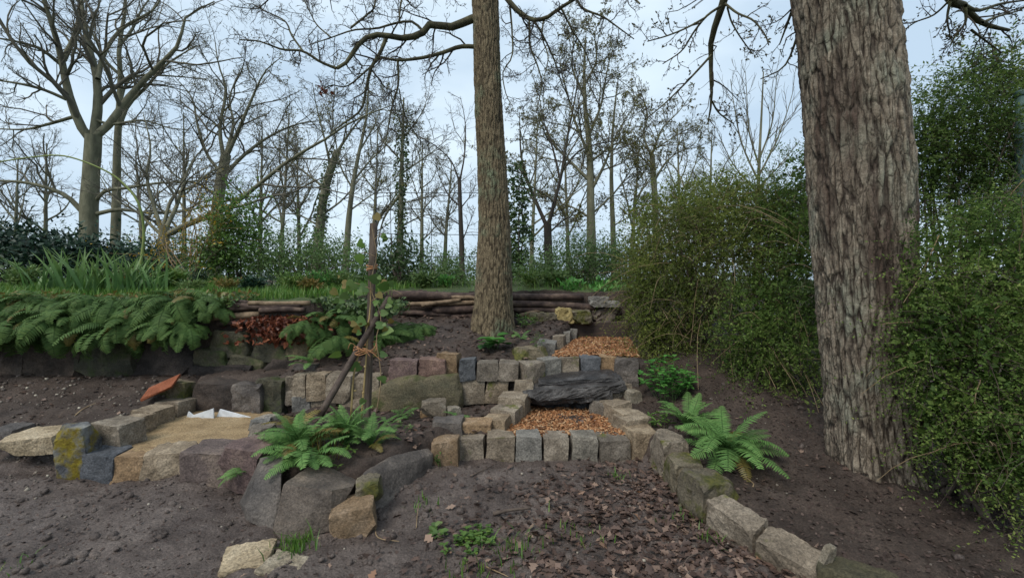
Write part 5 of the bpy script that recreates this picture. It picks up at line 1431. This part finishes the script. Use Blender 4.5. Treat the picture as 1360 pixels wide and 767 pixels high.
leafy(520, 575, .2, 'straggling green weeds over the bed behind the slanting boulder', 70, .035, .16, .05, 'softgreen', 22, 'leafy_plant', 'plant', .45)
leafy(440, 612, .2, 'dense little weeds behind the large angular boulder', 110, .035, .12, .07, 'fresh', 23, 'leafy_plant', 'plant', .45)
leafy(585, 618, .02, 'thin weed growing against the brown end stone of the setts', 24, .035, .03, .1, 'softgreen', 21, 'leafy_plant', 'plant', .4)
for i, (u, v, lb) in enumerate([(800, 391, 'bright green tuft growing on the stone end of the log wall'), (760, 392, 'yellow green plant behind the log wall end')]):
    Y = 6.7; x = (u - 680) / FPX * Y
    rng = np.random.default_rng(90 + i)
    t = thing('leafy_plant', lb, 'plant', (x, Y, H(x, Y)))
    n = 90
    pos = np.array([x, Y, H(x, Y) + .05]) + rng.normal(0, 1, (n, 3)) * (.12, .08, .04)
    V, F = leaf_quads(rng, pos, rng.normal(0, 1, (n, 3)) + A(0, 0, .8), .1, .4, .4)
    part('leaves', V, F, M['bright'], t, tint=np.repeat(rng.uniform(.2, 1, n), 4))
# ivy and small leaves that cover the lip of the bank
def lip(name, label, x0, x1, y0, y1, z0, z1, n, size, mat, seed, cat='ground cover', width=.6):
    rng = np.random.default_rng(seed)
    pos = np.stack([rng.uniform(x0, x1, n), rng.uniform(y0, y1, n), rng.uniform(z0, z1, n)], -1)
    pos[:, 2] += .05 * vn(pos * 4)
    V, F = leaf_quads(rng, pos, rng.normal(0, 1, (n, 3)) + A(0, -.5, -.2), size, width, .5)
    o = obj(name, mesh(name, V, F, M[mat], False, np.repeat(rng.uniform(0, 1, n), 4)), kind='stuff')
    return tag(o, label, cat)


lip('ground_cover', 'mat of small dull green leaves along the top of the fern bank', -6.2, -3.0, 4.66, 5.25, 1.13, 1.24, 4200, .05, 'softgreen', 31)
lip('ground_cover', 'yellowing leaves scattered over the top of the fern bank', -6.2, -3.0, 4.7, 5.3, 1.2, 1.27, 900, .06, 'ferngold', 32)
lip('ground_cover', 'mat of green leaves on the bank behind the stake', -2.25, -1.3, 4.9, 5.6, 1.05, 1.2, 1500, .06, 'ivy', 33)
# ------------------------------------------------------------------ dead leaves, chips, pebbles
def oak_leaf():
    o = [(0, 0), (.2, .1), (.34, .28), (.46, .15), (.62, .36), (.78, .18), (1, 0)]
    up = [(a, b) for a, b in o]; dn = [(a, -b * .9) for a, b in o[1:-1]]
    V = [(a, b, .10 * abs(b) * 3 - .12 * (a - .5) ** 2) for a, b in up] + [(a, b, .10 * abs(b) * 3 - .12 * (a - .5) ** 2) for a, b in dn] + [(a, 0, -.12 * (a - .5) ** 2) for a, b in o[1:-1]]
    n = len(o); m = n - 2
    F = []
    for k in range(n - 1):
        a = k; b = k + 1
        ca = 0 if k == 0 else n + m + k - 1
        cb = n - 1 if k == n - 2 else n + m + k
        F.append([ca, cb, b, a])
        da = 0 if k == 0 else n + k - 1
        db = n - 1 if k == n - 2 else n + k
        F.append([ca, da, db, cb])
    return np.array(V), np.array(F)


def scatter(tv, tf, pos, size, rng, flat=.5, stretch=None):
    n = len(pos)
    yaw = rng.uniform(0, 6.28, n); pit = rng.normal(0, flat, n); rol = rng.normal(0, flat, n)
    cy, sy, cp, sp, cr, sr = np.cos(yaw), np.sin(yaw), np.cos(pit), np.sin(pit), np.cos(rol), np.sin(rol)
    Rm = np.stack([np.stack([cy * cp, cy * sp * sr - sy * cr, cy * sp * cr + sy * sr], -1), np.stack([sy * cp, sy * sp * sr + cy * cr, sy * sp * cr - cy * sr], -1), np.stack([-sp, cp * sr, cp * cr], -1)], 1)
    tv = tv[None] * np.ones((n, 1, 1))
    if stretch is not None:
        tv = tv * stretch[:, None, :]
    V = np.einsum('nij,nkj->nki', Rm, tv) * size[:, None, None] + pos[:, None, :]
    F = (np.arange(n)[:, None, None] * tv.shape[1] + tf[None]).reshape(-1, tf.shape[1])
    return V.reshape(-1, 3), F


OLV, OLF = oak_leaf()
OLVc = OLV - A(.5, 0, 0)
# flip degenerate corner quads into the sheet
CRV = np.array(((-.5, -.1, 0), (-.1, -.35, .06), (.5, -.05, 0), (.25, .35, .05), (-.3, .3, -.02))); CRF = np.array([[0, 1, 2], [0, 2, 3], [0, 3, 4]])
def litter(name, label, xy, seed, size=(.05, .09), mat='litter', lift=.012, flat=.28, zfun=gz, tint=None, tv=None, tf=None):
    tv = OLVc if tv is None else tv; tf = OLF if tf is None else tf
    rng = np.random.default_rng(seed)
    n = len(xy)
    pos = np.stack([xy[:, 0], xy[:, 1], zfun(xy[:, 0], xy[:, 1]) + rng.uniform(.002, lift, n)], -1)
    st = np.stack([np.ones(n), rng.uniform(.7, 1.3, n), rng.uniform(-1.2, 2.0, n)], -1)
    V, F = scatter(tv, tf, pos, rng.uniform(size[0], size[1], n), rng, flat, st)
    tn = np.clip(rng.beta(1.6, 2.0, n), 0, 1) if tint is None else tint
    o = obj(name, mesh(name, V, F, M[mat], False, np.repeat(tn, len(tv))), kind='stuff')
    return tag(o, label, 'leaves')


rng = np.random.default_rng(99)
n = 24000
u = rng.uniform(-1.6, 1.9, n); y = 1.75 + 1.75 * rng.uniform(0, 1, n)
dens = np.clip(.12 + .55 * (u + .55) + .25 * vn(np.stack([u * 2.2, y * 2.2, u * 0], -1), 8), .04, 1) * np.clip(1.25 - .75 * np.clip((y - 2.5), 0, 1), 0, 1)
dens = np.where(u < -.75, dens * .5, dens) * np.clip(1.15 - np.clip(y - 2.55, 0, 9) * np.clip(1.5 - 1.2 * u, .1, 3), .12, 1)
k_ = rng.uniform(0, 1, n) < dens * .45
xy = np.stack([u, y], -1)[k_]
_, rg = terrain(xy[:, 0], xy[:, 1])
xy = xy[rg == 0]
litter('leaf_litter', 'carpet of dead brown oak leaves on the path below the steps', xy, 1, (.022, .07), lift=.02)
xy = np.stack([rng.uniform(-5.4, .9, 4200), rng.uniform(3.2, 6.2, 4200)], -1)
_, rg = terrain(xy[:, 0], xy[:, 1])
litter('leaf_litter', 'dead leaves strewn over the soil round the garden oak', xy[rg == 5][:1500], 2, (.04, .075))
litter('leaf_litter', 'bits of dead leaf on the soil bank left of the sand bed', xy[(rg == 0) & (xy[:, 0] < -3.2)][:260], 3, (.03, .06))
litter('leaf_litter', 'dead leaves between the ferns of the middle bed', xy[rg == 3][:700], 4, (.04, .075))
xy = np.stack([rng.uniform(1.1, 5.5, 1500), rng.uniform(1.2, 5.0, 1500)], -1)
_, rg = terrain(xy[:, 0], xy[:, 1])
litter('leaf_litter', 'scattered dead leaves on the dark soil under the great oak', xy[rg == 7][:420], 5, (.03, .06))
xy = np.stack([rng.uniform(-3.6, 1.4, 3800), rng.uniform(1.75, 3.4, 3800)], -1)
_, rg = terrain(xy[:, 0], xy[:, 1])
litter('leaf_debris', 'crumbled leaf and bark fragments trodden into the earth', xy[rg == 0], 6, (.006, .024), mat='crumb', lift=.006, flat=.25, tv=CRV, tf=CRF)
xy = np.concatenate([np.stack([rng.uniform(-5.6, 5, 9000), rng.uniform(1.3, 6, 9000)], -1), np.stack([rng.uniform(1.1, 3.6, 6000), rng.uniform(1.4, 4.2, 6000)], -1)])
_, rg = terrain(xy[:, 0], xy[:, 1])
litter('leaf_debris', 'dark crumbs of bark and leaf mould over the beds', xy[(rg != 2) & (rg != 8) & (rg != 4) & (rg != 6) & ((rg != 0) | (xy[:, 1] > 3.4))], 7, (.007, .028), mat='crumb', lift=.008, flat=.35, tv=CRV, tf=CRF)
xy = np.concatenate([np.stack([rng.uniform(-.1, .95, 40), rng.uniform(3.6, 4.3, 40)], -1), np.stack([rng.uniform(.6, 1.6, 40), rng.uniform(4.8, 6.1, 40)], -1)])
_, rg = terrain(xy[:, 0], xy[:, 1])
litter('leaf_litter', 'a few dead leaves dropped on the wood chip steps', xy[(rg == 4) | (rg == 6)], 8, (.03, .06), lift=.06)
# heap of brown leaves below the thin logs
n = 900
hp = np.stack([rng.normal(-2.5, .22, n), rng.uniform(4.62, 4.85, n), np.zeros(n)], -1)
hp[:, 2] = 1.03 - .26 * rng.uniform(0, 1, n) ** 1.3 - (4.8 - hp[:, 1]) * .25
V, F = scatter(OLVc, OLF, hp, rng.uniform(.05, .09, n), rng, .8, np.stack([np.ones(n), np.ones(n), rng.uniform(-2, 3, n)], -1))
tag(obj('leaf_heap', mesh('leaf_heap', V, F, M['redleaf'], False, np.repeat(rng.uniform(0, 1, n), len(OLVc))), kind='stuff'), 'heap of russet dead leaves packed beneath the thin logs', 'leaves')

BX = np.array([(x, y, z) for x in (-.5, .5) for y in (-.5, .5) for z in (-.5, .5)], float)
BXF = np.array([[0, 1, 3, 2], [4, 6, 7, 5], [0, 4, 5, 1], [2, 3, 7, 6], [0, 2, 6, 4], [1, 5, 7, 3]])


def chips(label, poly, z, n, seed, size=1.0):
    rng = np.random.default_rng(seed)
    pl_ = np.array(poly)
    xy = np.stack([rng.uniform(pl_[:, 0].min(), pl_[:, 0].max(), n * 2), rng.uniform(pl_[:, 1].min(), pl_[:, 1].max(), n * 2)], -1)
    xy = xy[inpoly(xy[:, 0], xy[:, 1], poly)][:n]
    n = len(xy)
    pos = np.stack([xy[:, 0], xy[:, 1], z + rng.uniform(-.012, .016, n) + .012 * vn(np.stack([xy[:, 0] * 6, xy[:, 1] * 6, xy[:, 0] * 0], -1))], -1)
    tv = BX * A(1, .38, .16); tv[4:, 1] *= .6; tv[:, 2] += .05 * tv[:, 0]
    V, F = scatter(tv, BXF, pos, size * rng.uniform(.018, .05, n), rng, .35, np.stack([np.ones(n), rng.uniform(.6, 1.5, n), rng.uniform(.6, 1.4, n)], -1))
    tag(obj('wood_chips', mesh('wood_chips', V, F, M['chip'], False, np.repeat(rng.uniform(0, 1, n), 8)), kind='stuff'), label, 'wood chips')


chips('orange brown wood chips filling the lower step', [(-.12, 3.55), (.98, 3.55), (.9, 4.4), (.14, 4.4)], .155, 5200, 1)
chips('orange brown wood chips filling the upper step', [(.42, 4.68), (1.36, 4.68), (1.72, 6.25), (.95, 6.25)], .61, 5200, 2, 1.15)
rng = np.random.default_rng(8)
xy = np.stack([rng.uniform(1.1, 4.5, 3000), rng.uniform(1.1, 4.2, 3000)], -1)
_, rg = terrain(xy[:, 0], xy[:, 1]); xy = xy[rg == 7][:600]
xz = np.stack([rng.uniform(-5.4, -3.2, 700), rng.uniform(2.9, 4.6, 700)], -1)
xl = np.stack([rng.uniform(-3.5, 1.2, 500), rng.uniform(1.8, 3.2, 500)], -1); _, rg = terrain(xl[:, 0], xl[:, 1]); xl = xl[rg == 0]
q, qf = cube_pts(3)
q = q / np.linalg.norm(q, axis=1, keepdims=True) ** .7 * A(.5, .4, .3)
for nm, s, lb, mx_, mn in (('pebbles', xy, 'pale pebbles and crumbs on the dark soil under the great oak', .022, .005), ('pebbles', xz, 'pebbles and clods on the soil bank left of the sand bed', .04, .008), ('pebbles', xl, 'grit and small stones pressed into the trodden earth', .022, .006)):
    n = len(s)
    pos = np.stack([s[:, 0], s[:, 1], gz(s[:, 0], s[:, 1]) + .002], -1)
    sz = mn + (mx_ - mn) * rng.uniform(0, 1, n) ** 3
    q2, qf2 = cube_pts(2); q2 = q2 * A(.4, .32, .25) + .06 * np.sin(q2 * 5 + A(0, 1, 2))
    V, F = scatter(q2, qf2, pos, sz, rng, .5)
    tag(obj(nm, mesh(nm, V, F, M['pebble'], True, np.repeat(rng.uniform(0, 1, n) ** (1.2 if mx_ < .03 else 2.2), len(q2))), kind='stuff'), lb, 'pebbles')
xc = np.concatenate([np.stack([rng.uniform(-3.8, .6, 900), rng.uniform(1.75, 3.3, 900)], -1), np.stack([rng.uniform(-5.6, -3.2, 350), rng.uniform(3.2, 4.6, 350)], -1), np.stack([rng.uniform(1.3, 3.6, 350), rng.uniform(1.4, 4.2, 350)], -1)])
_, rg = terrain(xc[:, 0], xc[:, 1]); xc = xc[((rg == 0) | (rg == 7)) & (vn(np.stack([xc[:, 0] * 2, xc[:, 1] * 2, xc[:, 0] * 0], -1), 3) > -.3)]
n = len(xc)
V, F = scatter(q, qf, np.stack([xc[:, 0], xc[:, 1], gz(xc[:, 0], xc[:, 1]) + .001], -1), .012 + .05 * rng.uniform(0, 1, n) ** 2.5, rng, .4)
V = V + .004 * vn(V * 60)[:, None]
tag(obj('soil_clods', mesh('soil_clods', V, F, M['mud'], True), kind='stuff'), 'crumbly clods of earth lying on the trodden ground', 'clods')
# fallen sticks
for i, (a, b, z, lb) in enumerate([((625, 640), (655, 622), 0, 'forked dark stick on the bare earth near the setts'), ((655, 688), (705, 680), 0, 'short thick dark stick in the leaf litter'), ((745, 760), (768, 728), 0, 'bent thin stick at the edge of the leaf litter'), ((640, 752), (675, 767), 0, 'pale thin stick beside the weed patch'), ((553, 705), (556, 680), 0, 'dry upright straw near the brown block'), ((1118, 630), (1138, 642), .1, 'pale stick on the dark soil beside the great oak'), ((960, 512), (972, 492), .35, 'pale broken stick lying under the olive shrub'), ((1000, 652), (990, 637), .12, 'small pale stick under the large bright fern'), ((498, 700), (530, 722), 0, 'reddish dry stalk by the brown block'), ((905, 755), (935, 735), 0, 'thin stick near the tan border stones'), ((100, 548), (128, 540), .25, 'bundle of reddish dry stalks on the soil bank'), ((1005, 735), (1035, 752), 0, 'dry straw against the curved border')]):
    Y0 = (EYE - z) * FPX / (a[1] - HZ); Y1 = (EYE - z) * FPX / (b[1] - HZ)
    p0 = A((a[0] - 680) / FPX * Y0, Y0, 0); p1 = A((b[0] - 680) / FPX * Y1, Y1, 0)
    p0[2] = gz(p0[0], p0[1]) + .008; p1[2] = gz(p1[0], p1[1]) + .012
    pm = (p0 + p1) / 2 + R.normal(0, .02, 3) * A(1, 1, .3); pm[2] = max(pm[2], gz(pm[0], pm[1]) + .01)
    r0 = [.006, .012, .005, .004, .003, .006, .008, .004, .004, .004, .006, .003][i]
    V, F = tubes(resample([p0, pm, p1], 9)[None], np.linspace(r0, r0 * .5, 9)[None], 6, True)
    me = mesh('stick', V, F, M['drystem' if 'pale' in lb or 'dry' in lb or 'straw' in lb else 'stick'], True)
    tag(obj('stick', me), lb, 'stick', 'fallen sticks')

# ------------------------------------------------------------------ stake, pole, canes, vine
def tube_part(name, pts, r0, r1, mat, parent, K=10, sides=8):
    V, F = tubes(resample(pts, K)[None], np.linspace(r0, r1, K)[None], sides, True)
    return part(name, V, F, M[mat], parent, True)


YS = 3.75
b0 = P(488, 552, YS); b1 = P(496, 296, YS)
t = thing('wooden_stake', 'weathered squared wooden stake standing upright in the fern bed', 'stake', tuple(b0))
me = rock_mesh((.06, .05, float(b1[2] - b0[2]) + .15), M['post'], p=40, cuts=0, jit=.004, amp=.02, n=22)
dvec = Vector(b1 - b0)
o = obj('post', me, t, (b0 + b1) / 2 - np.array(t.location) - A(0, 0, .07), dvec.to_track_quat('Z', 'Y').to_euler())
t = thing('pole', 'dark bark covered pole leaning across the stake', 'pole', tuple(P(428, 548, 3.45)))
tube_part('shaft', [P(424, 553, 3.4), P(470, 473, 3.6), P(516, 396, 3.72)], .028, .024, 'pole', t)
for k, (a, b) in enumerate([((466, 556), (487, 430)), ((480, 556), (489, 440))]):
    t = thing('bamboo_cane', ['thin yellow cane tied against the stake, leaning a little', 'thin yellow cane running close along the stake'][k], 'cane', tuple(P(a[0], a[1], 3.62)), 'canes by the stake')
    tube_part('stalk', [P(a[0], a[1], 3.62), P((a[0] + b[0]) / 2, (a[1] + b[1]) / 2, 3.66), P(b[0], b[1], 3.68)] if k else [P(466, 556, 3.6), P(471, 490, 3.62), P(490, 425, 3.66), P(492, 385, 3.68)], .009, .005, 'cane', t)
    for f in (.3, .6):
        a_ = A(*P(a[0] + (b[0] - a[0]) * f * .9, a[1] + (b[1] - a[1]) * f, 3.62))
        tube_part('node', [a_ - A(0, 0, .006), a_, a_ + A(0, 0, .006)], .0105, .0105, 'cane', t, 4)
t = thing('twine', 'orange brown twine knotted round the stake and the leaning pole', 'twine', tuple(P(480, 462, 3.6)))
for k in range(5):
    an = np.linspace(0, 6.6, 16)
    c = P(485, 461 + k * 1.6, 3.66)
    pts = np.stack([c[0] + .09 * np.cos(an + k), c[1] + .1 * np.sin(an + k), c[2] + .03 * np.sin(an * 2 + k) + .02 * np.cos(an)], -1)
    tube_part('loop', pts, .004, .004, 'twine', t, 30, 5)
for k in range(4):
    tube_part('loose_end', [P(475 + 3 * k, 462, 3.58), P(466 + 9 * k, 455 + 4 * k, 3.55), P(462 + 15 * k, 464 + 5 * k, 3.53)], .003, .002, 'twine', t, 8, 4)
t = thing('twine', 'small twine tie high up the stake', 'twine', tuple(P(494, 355, 3.72)))
for k in range(3):
    an = np.linspace(0, 6.4, 14); c = P(494, 352 + 3 * k, 3.76)
    tube_part('loop', np.stack([c[0] + .045 * np.cos(an), c[1] + .042 * np.sin(an), c[2] + .012 * np.sin(an + k)], -1), .005, .005, 'twine', t, 20, 5)
t = thing('climbing_vine', 'thin climbing vine with sparse green and yellow leaves on the stake', 'vine', tuple(P(500, 548, 3.6)))
VP = [P(500, 548, 3.62), P(506, 500, 3.62), P(500, 450, 3.64), P(506, 420, 3.66), P(492, 380, 3.68), P(500, 340, 3.68), P(494, 300, 3.7), P(499, 285, 3.72)]
tube_part('stem', VP, .005, .003, 'drystem', t, 30, 5)
for k, pts in enumerate([[(496, 385), (470, 375), (455, 380)], [(498, 340), (482, 335), (476, 342)], [(496, 320), (505, 310), (510, 318)], [(492, 400), (520, 385), (535, 392)], [(500, 300), (500, 200), (502, 150)]][:4]):
    tube_part('side_stem', [P(a, b, 3.66) for a, b in pts], .003, .002, 'drystem', t, 8, 4)
rng = np.random.default_rng(3)


def heart():
    o = [(0, 0), (-.12, .25), (.05, .48), (.35, .5), (.7, .28), (1, 0)]
    V = [(a, b, .12 * b) for a, b in o] + [(a, -b, .12 * b) for a, b in o[1:-1]]
    F4 = np.array([[0, 9 if False else 6, 7, 7]])
    return np.array(V)


HV = heart()
for k, (u, v, s_, mt) in enumerate([(482, 322, .08, 'fresh'), (482, 345, .09, 'fresh'), (498, 285, .07, 'ferngold'), (514, 315, .06, 'softgreen'), (507, 312, .06, 'fresh'), (470, 375, .1, 'softgreen'), (455, 378, .08, 'ferngold'), (478, 380, .09, 'softgreen'), (503, 372, .1, 'softgreen'), (515, 380, .09, 'fresh'), (475, 425, .1, 'fresh'), (478, 436, .07, 'ferngold'), (500, 432, .09, 'softgreen'), (510, 440, .1, 'softgreen'), (505, 470, .07, 'softgreen'), (478, 485, .1, 'softgreen'), (512, 505, .08, 'softgreen'), (452, 470, .1, 'fresh'), (440, 458, .09, 'softgreen'), (484, 530, .06, 'softgreen'), (440, 385, .07, 'ferngold'), (462, 392, .08, 'softgreen')] + [(float(R.uniform(445, 530)), float(R.uniform(365, 445)), float(R.uniform(.03, .065)), ['fresh', 'softgreen', 'softgreen', 'ferngold'][int(R.integers(4))]) for _ in range(26)]):
    an = rng.uniform(-.6, .6) + (3.14 if rng.uniform() < .5 else 0)
    Rm = Euler((rng.uniform(.7, 1.5), rng.uniform(-.5, .9), an)).to_matrix()
    W = np.array([np.array(Rm @ Vector(x)) for x in HV]) * s_ + P(u, v, 3.62 + rng.uniform(-.05, .03))
    F = [np.array([[0, 1, 2, 3], [0, 3, 4, 5], [0, 5, 9, 8], [0, 8, 7, 6]])]
    part('leaf', W, F, M[mt], t, tint=np.full(len(W), rng.uniform(.3, .9)))
# ------------------------------------------------------------------ other garden things
t = thing('bramble_cane', 'long arching green cane curving over the irises', 'cane', tuple(P(186, 352, 6.6)))
tube_part('stem', [P(186, 356, 6.6), P(191, 310, 6.6), P(184, 270, 6.55), P(160, 240, 6.5), P(130, 222, 6.4), P(85, 207, 6.3), P(40, 209, 6.2), P(-20, 218, 6.1)], .020, .008, 'canegreen', t, 40, 6)
t = thing('wire_frame', 'thin dark metal plant frame of uprights and cross wires beyond the log wall', 'plant frame', tuple(P(570, 378, 10)))
for (a, b) in [((500, 378), (500, 213)), ((640, 378), (640, 245)), ((546, 378), (546, 270)), ((573, 378), (573, 250)), ((520, 378), (518, 230)), ((610, 378), (610, 262))]:
    tube_part('upright', [P(a[0], a[1], 10), P((a[0] + b[0]) / 2, (a[1] + b[1]) / 2, 10), P(b[0], b[1], 10)], .012 if a[0] in (500, 640) else .008, .01 if a[0] in (500, 640) else .007, 'metal', t, 4, 5)
for (a, b) in [((500, 217), (530, 217)), ((494, 256), (642, 256)), ((497, 278), (575, 277)), ((498, 310), (642, 312)), ((498, 340), (642, 341))]:
    tube_part('cross_wire', [P(a[0], a[1], 10.02), P((a[0] + b[0]) / 2, (a[1] + b[1]) / 2, 10.02), P(b[0], b[1], 10.02)], .007, .007, 'metal', t, 4, 4)
t = thing('paling_fence', 'short stretch of split wooden palings above the log wall end', 'fence', tuple(P(824, 392, 8.6)))
for k in range(11):
    u = 813 + k * 4.6
    tp = 338 + R.uniform(-4, 4) - k * .8
    a = P(u, 394, 8.6 + .12 * k); b = P(u + 1, tp, 8.6 + .12 * k)
    me = rock_mesh((.042, .025, float(b[2] - a[2])), M['pale'], p=20, cuts=1, jit=.01, amp=.05, n=8)
    obj('pale', me, t, (a + b) / 2 - np.array(t.location), (R.normal(0, .02), R.normal(0, .03), R.uniform(-.3, .3)))
for v in (350, 382):
    tube_part('wire', [P(810, v, 8.62), P(835, v, 9.2), P(862, v, 9.85)], .006, .006, 'metal', t, 5, 4)
t = thing('metal_post', 'green painted post with a flat cap among the tall shrub', 'post', tuple(P(1356, 300, 4.2)))
tube_part('shaft', [P(1356, 420, 4.2), P(1356, 250, 4.2), P(1356, 128, 4.2)], .042, .042, 'paint', t, 6, 12)
tube_part('cap', [P(1356, 128, 4.2), P(1356, 124, 4.2), P(1356, 121, 4.2)], .05, .05, 'paint', t, 4, 12)
tube_part('clamp', [P(1356, 143, 4.2), P(1356, 141, 4.2), P(1356, 139, 4.2)], .048, .048, 'paint', t, 4, 12)

# ------------------------------------------------------------------ mixed plants along the top of the bank
rng = np.random.default_rng(321)
PL = [(228, 382, 6.4, 'grass', .3, 'tuft of long soft grass next to the irises'), (255, 386, 5.9, 'softgreen', .2, 'low soft green plant in the grass behind the end fern'), (300, 388, 6.0, 'ferngold', .22, 'yellowish grassy tuft behind the thin log stack'), (335, 390, 6.2, 'laurel', .2, 'grey green cushion plant behind the thin log stack'), (352, 384, 6.8, 'flower', .14, 'small cluster of cream flower heads above the grey green plant'), (385, 386, 6.3, 'fresh', .3, 'feathery fresh green plant behind the russet leaf heap'), (412, 388, 6.2, 'ferngold', .16, 'low plant with yellowed leaves at the end of the log stack'), (430, 384, 6.6, 'bright', .3, 'bright green feathery plant behind the hanging ferns'), (455, 386, 6.7, 'softgreen', .3, 'bushy plant near the top of the leaning pole'), (565, 386, 7.0, 'softgreen', .25, 'soft green plant above the left end of the log wall'), (590, 386, 7.2, 'bright', .2, 'fresh plant above the log wall near the oak'), (705, 386, 7.0, 'fresh', .3, 'leafy plant above the log wall just past the oak'), (735, 384, 7.0, 'softgreen', .28, 'mid green plant above the middle of the log wall'), (262, 378, 7.2, 'laurel', .35, 'blue green leafy plant below the yellow flowers'), (150, 372, 7.0, 'softgreen', .4, 'rough green plant behind the irises'), (30, 368, 6.6, 'softgreen', .4, 'rough green plant at the end of the irises')]
for i, (u, v, Y, mt, h, lb) in enumerate(PL):
    x = (u - 680) / FPX * Y; z = H(x, Y)
    t = thing('garden_plant', lb, 'plant', (x, Y, z), 'plants on the bank top')
    n = 60
    a_ = rng.uniform(0, 6.28, n); ln = rng.uniform(.2, 1.0, n)
    p0 = np.array([x, Y, z]) + rng.normal(0, .03, (n, 3)) * A(1, 1, 0)
    dr = np.stack([np.cos(a_) * ln * .7, np.sin(a_) * ln * .6, np.ones(n)], -1)
    hh = h * rng.uniform(.5, 1.2, n)[:, None]
    paths = np.stack([p0, p0 + dr * hh * .55, p0 + dr * hh * A(1.25, 1.25, .85)], 1)
    V, F = tubes(paths, np.full((n, 3), .0022), 3)
    part('stems', V, F, M['canegreen'], t, kind='stuff')
    nl = 700
    pos, tg = interp_paths(paths[rng.integers(0, n, nl)], rng.uniform(.25, 1, nl)[:, None])
    V, F = leaf_quads(rng, pos[:, 0] + rng.normal(0, .008, (nl, 3)), tg[:, 0] + rng.normal(0, .8, (nl, 3)), .05 if i % 3 else .08, .35, .3)
    part('leaves', V, F, M[mt], t, tint=np.repeat(rng.uniform(0, 1, nl), 4), kind='stuff')
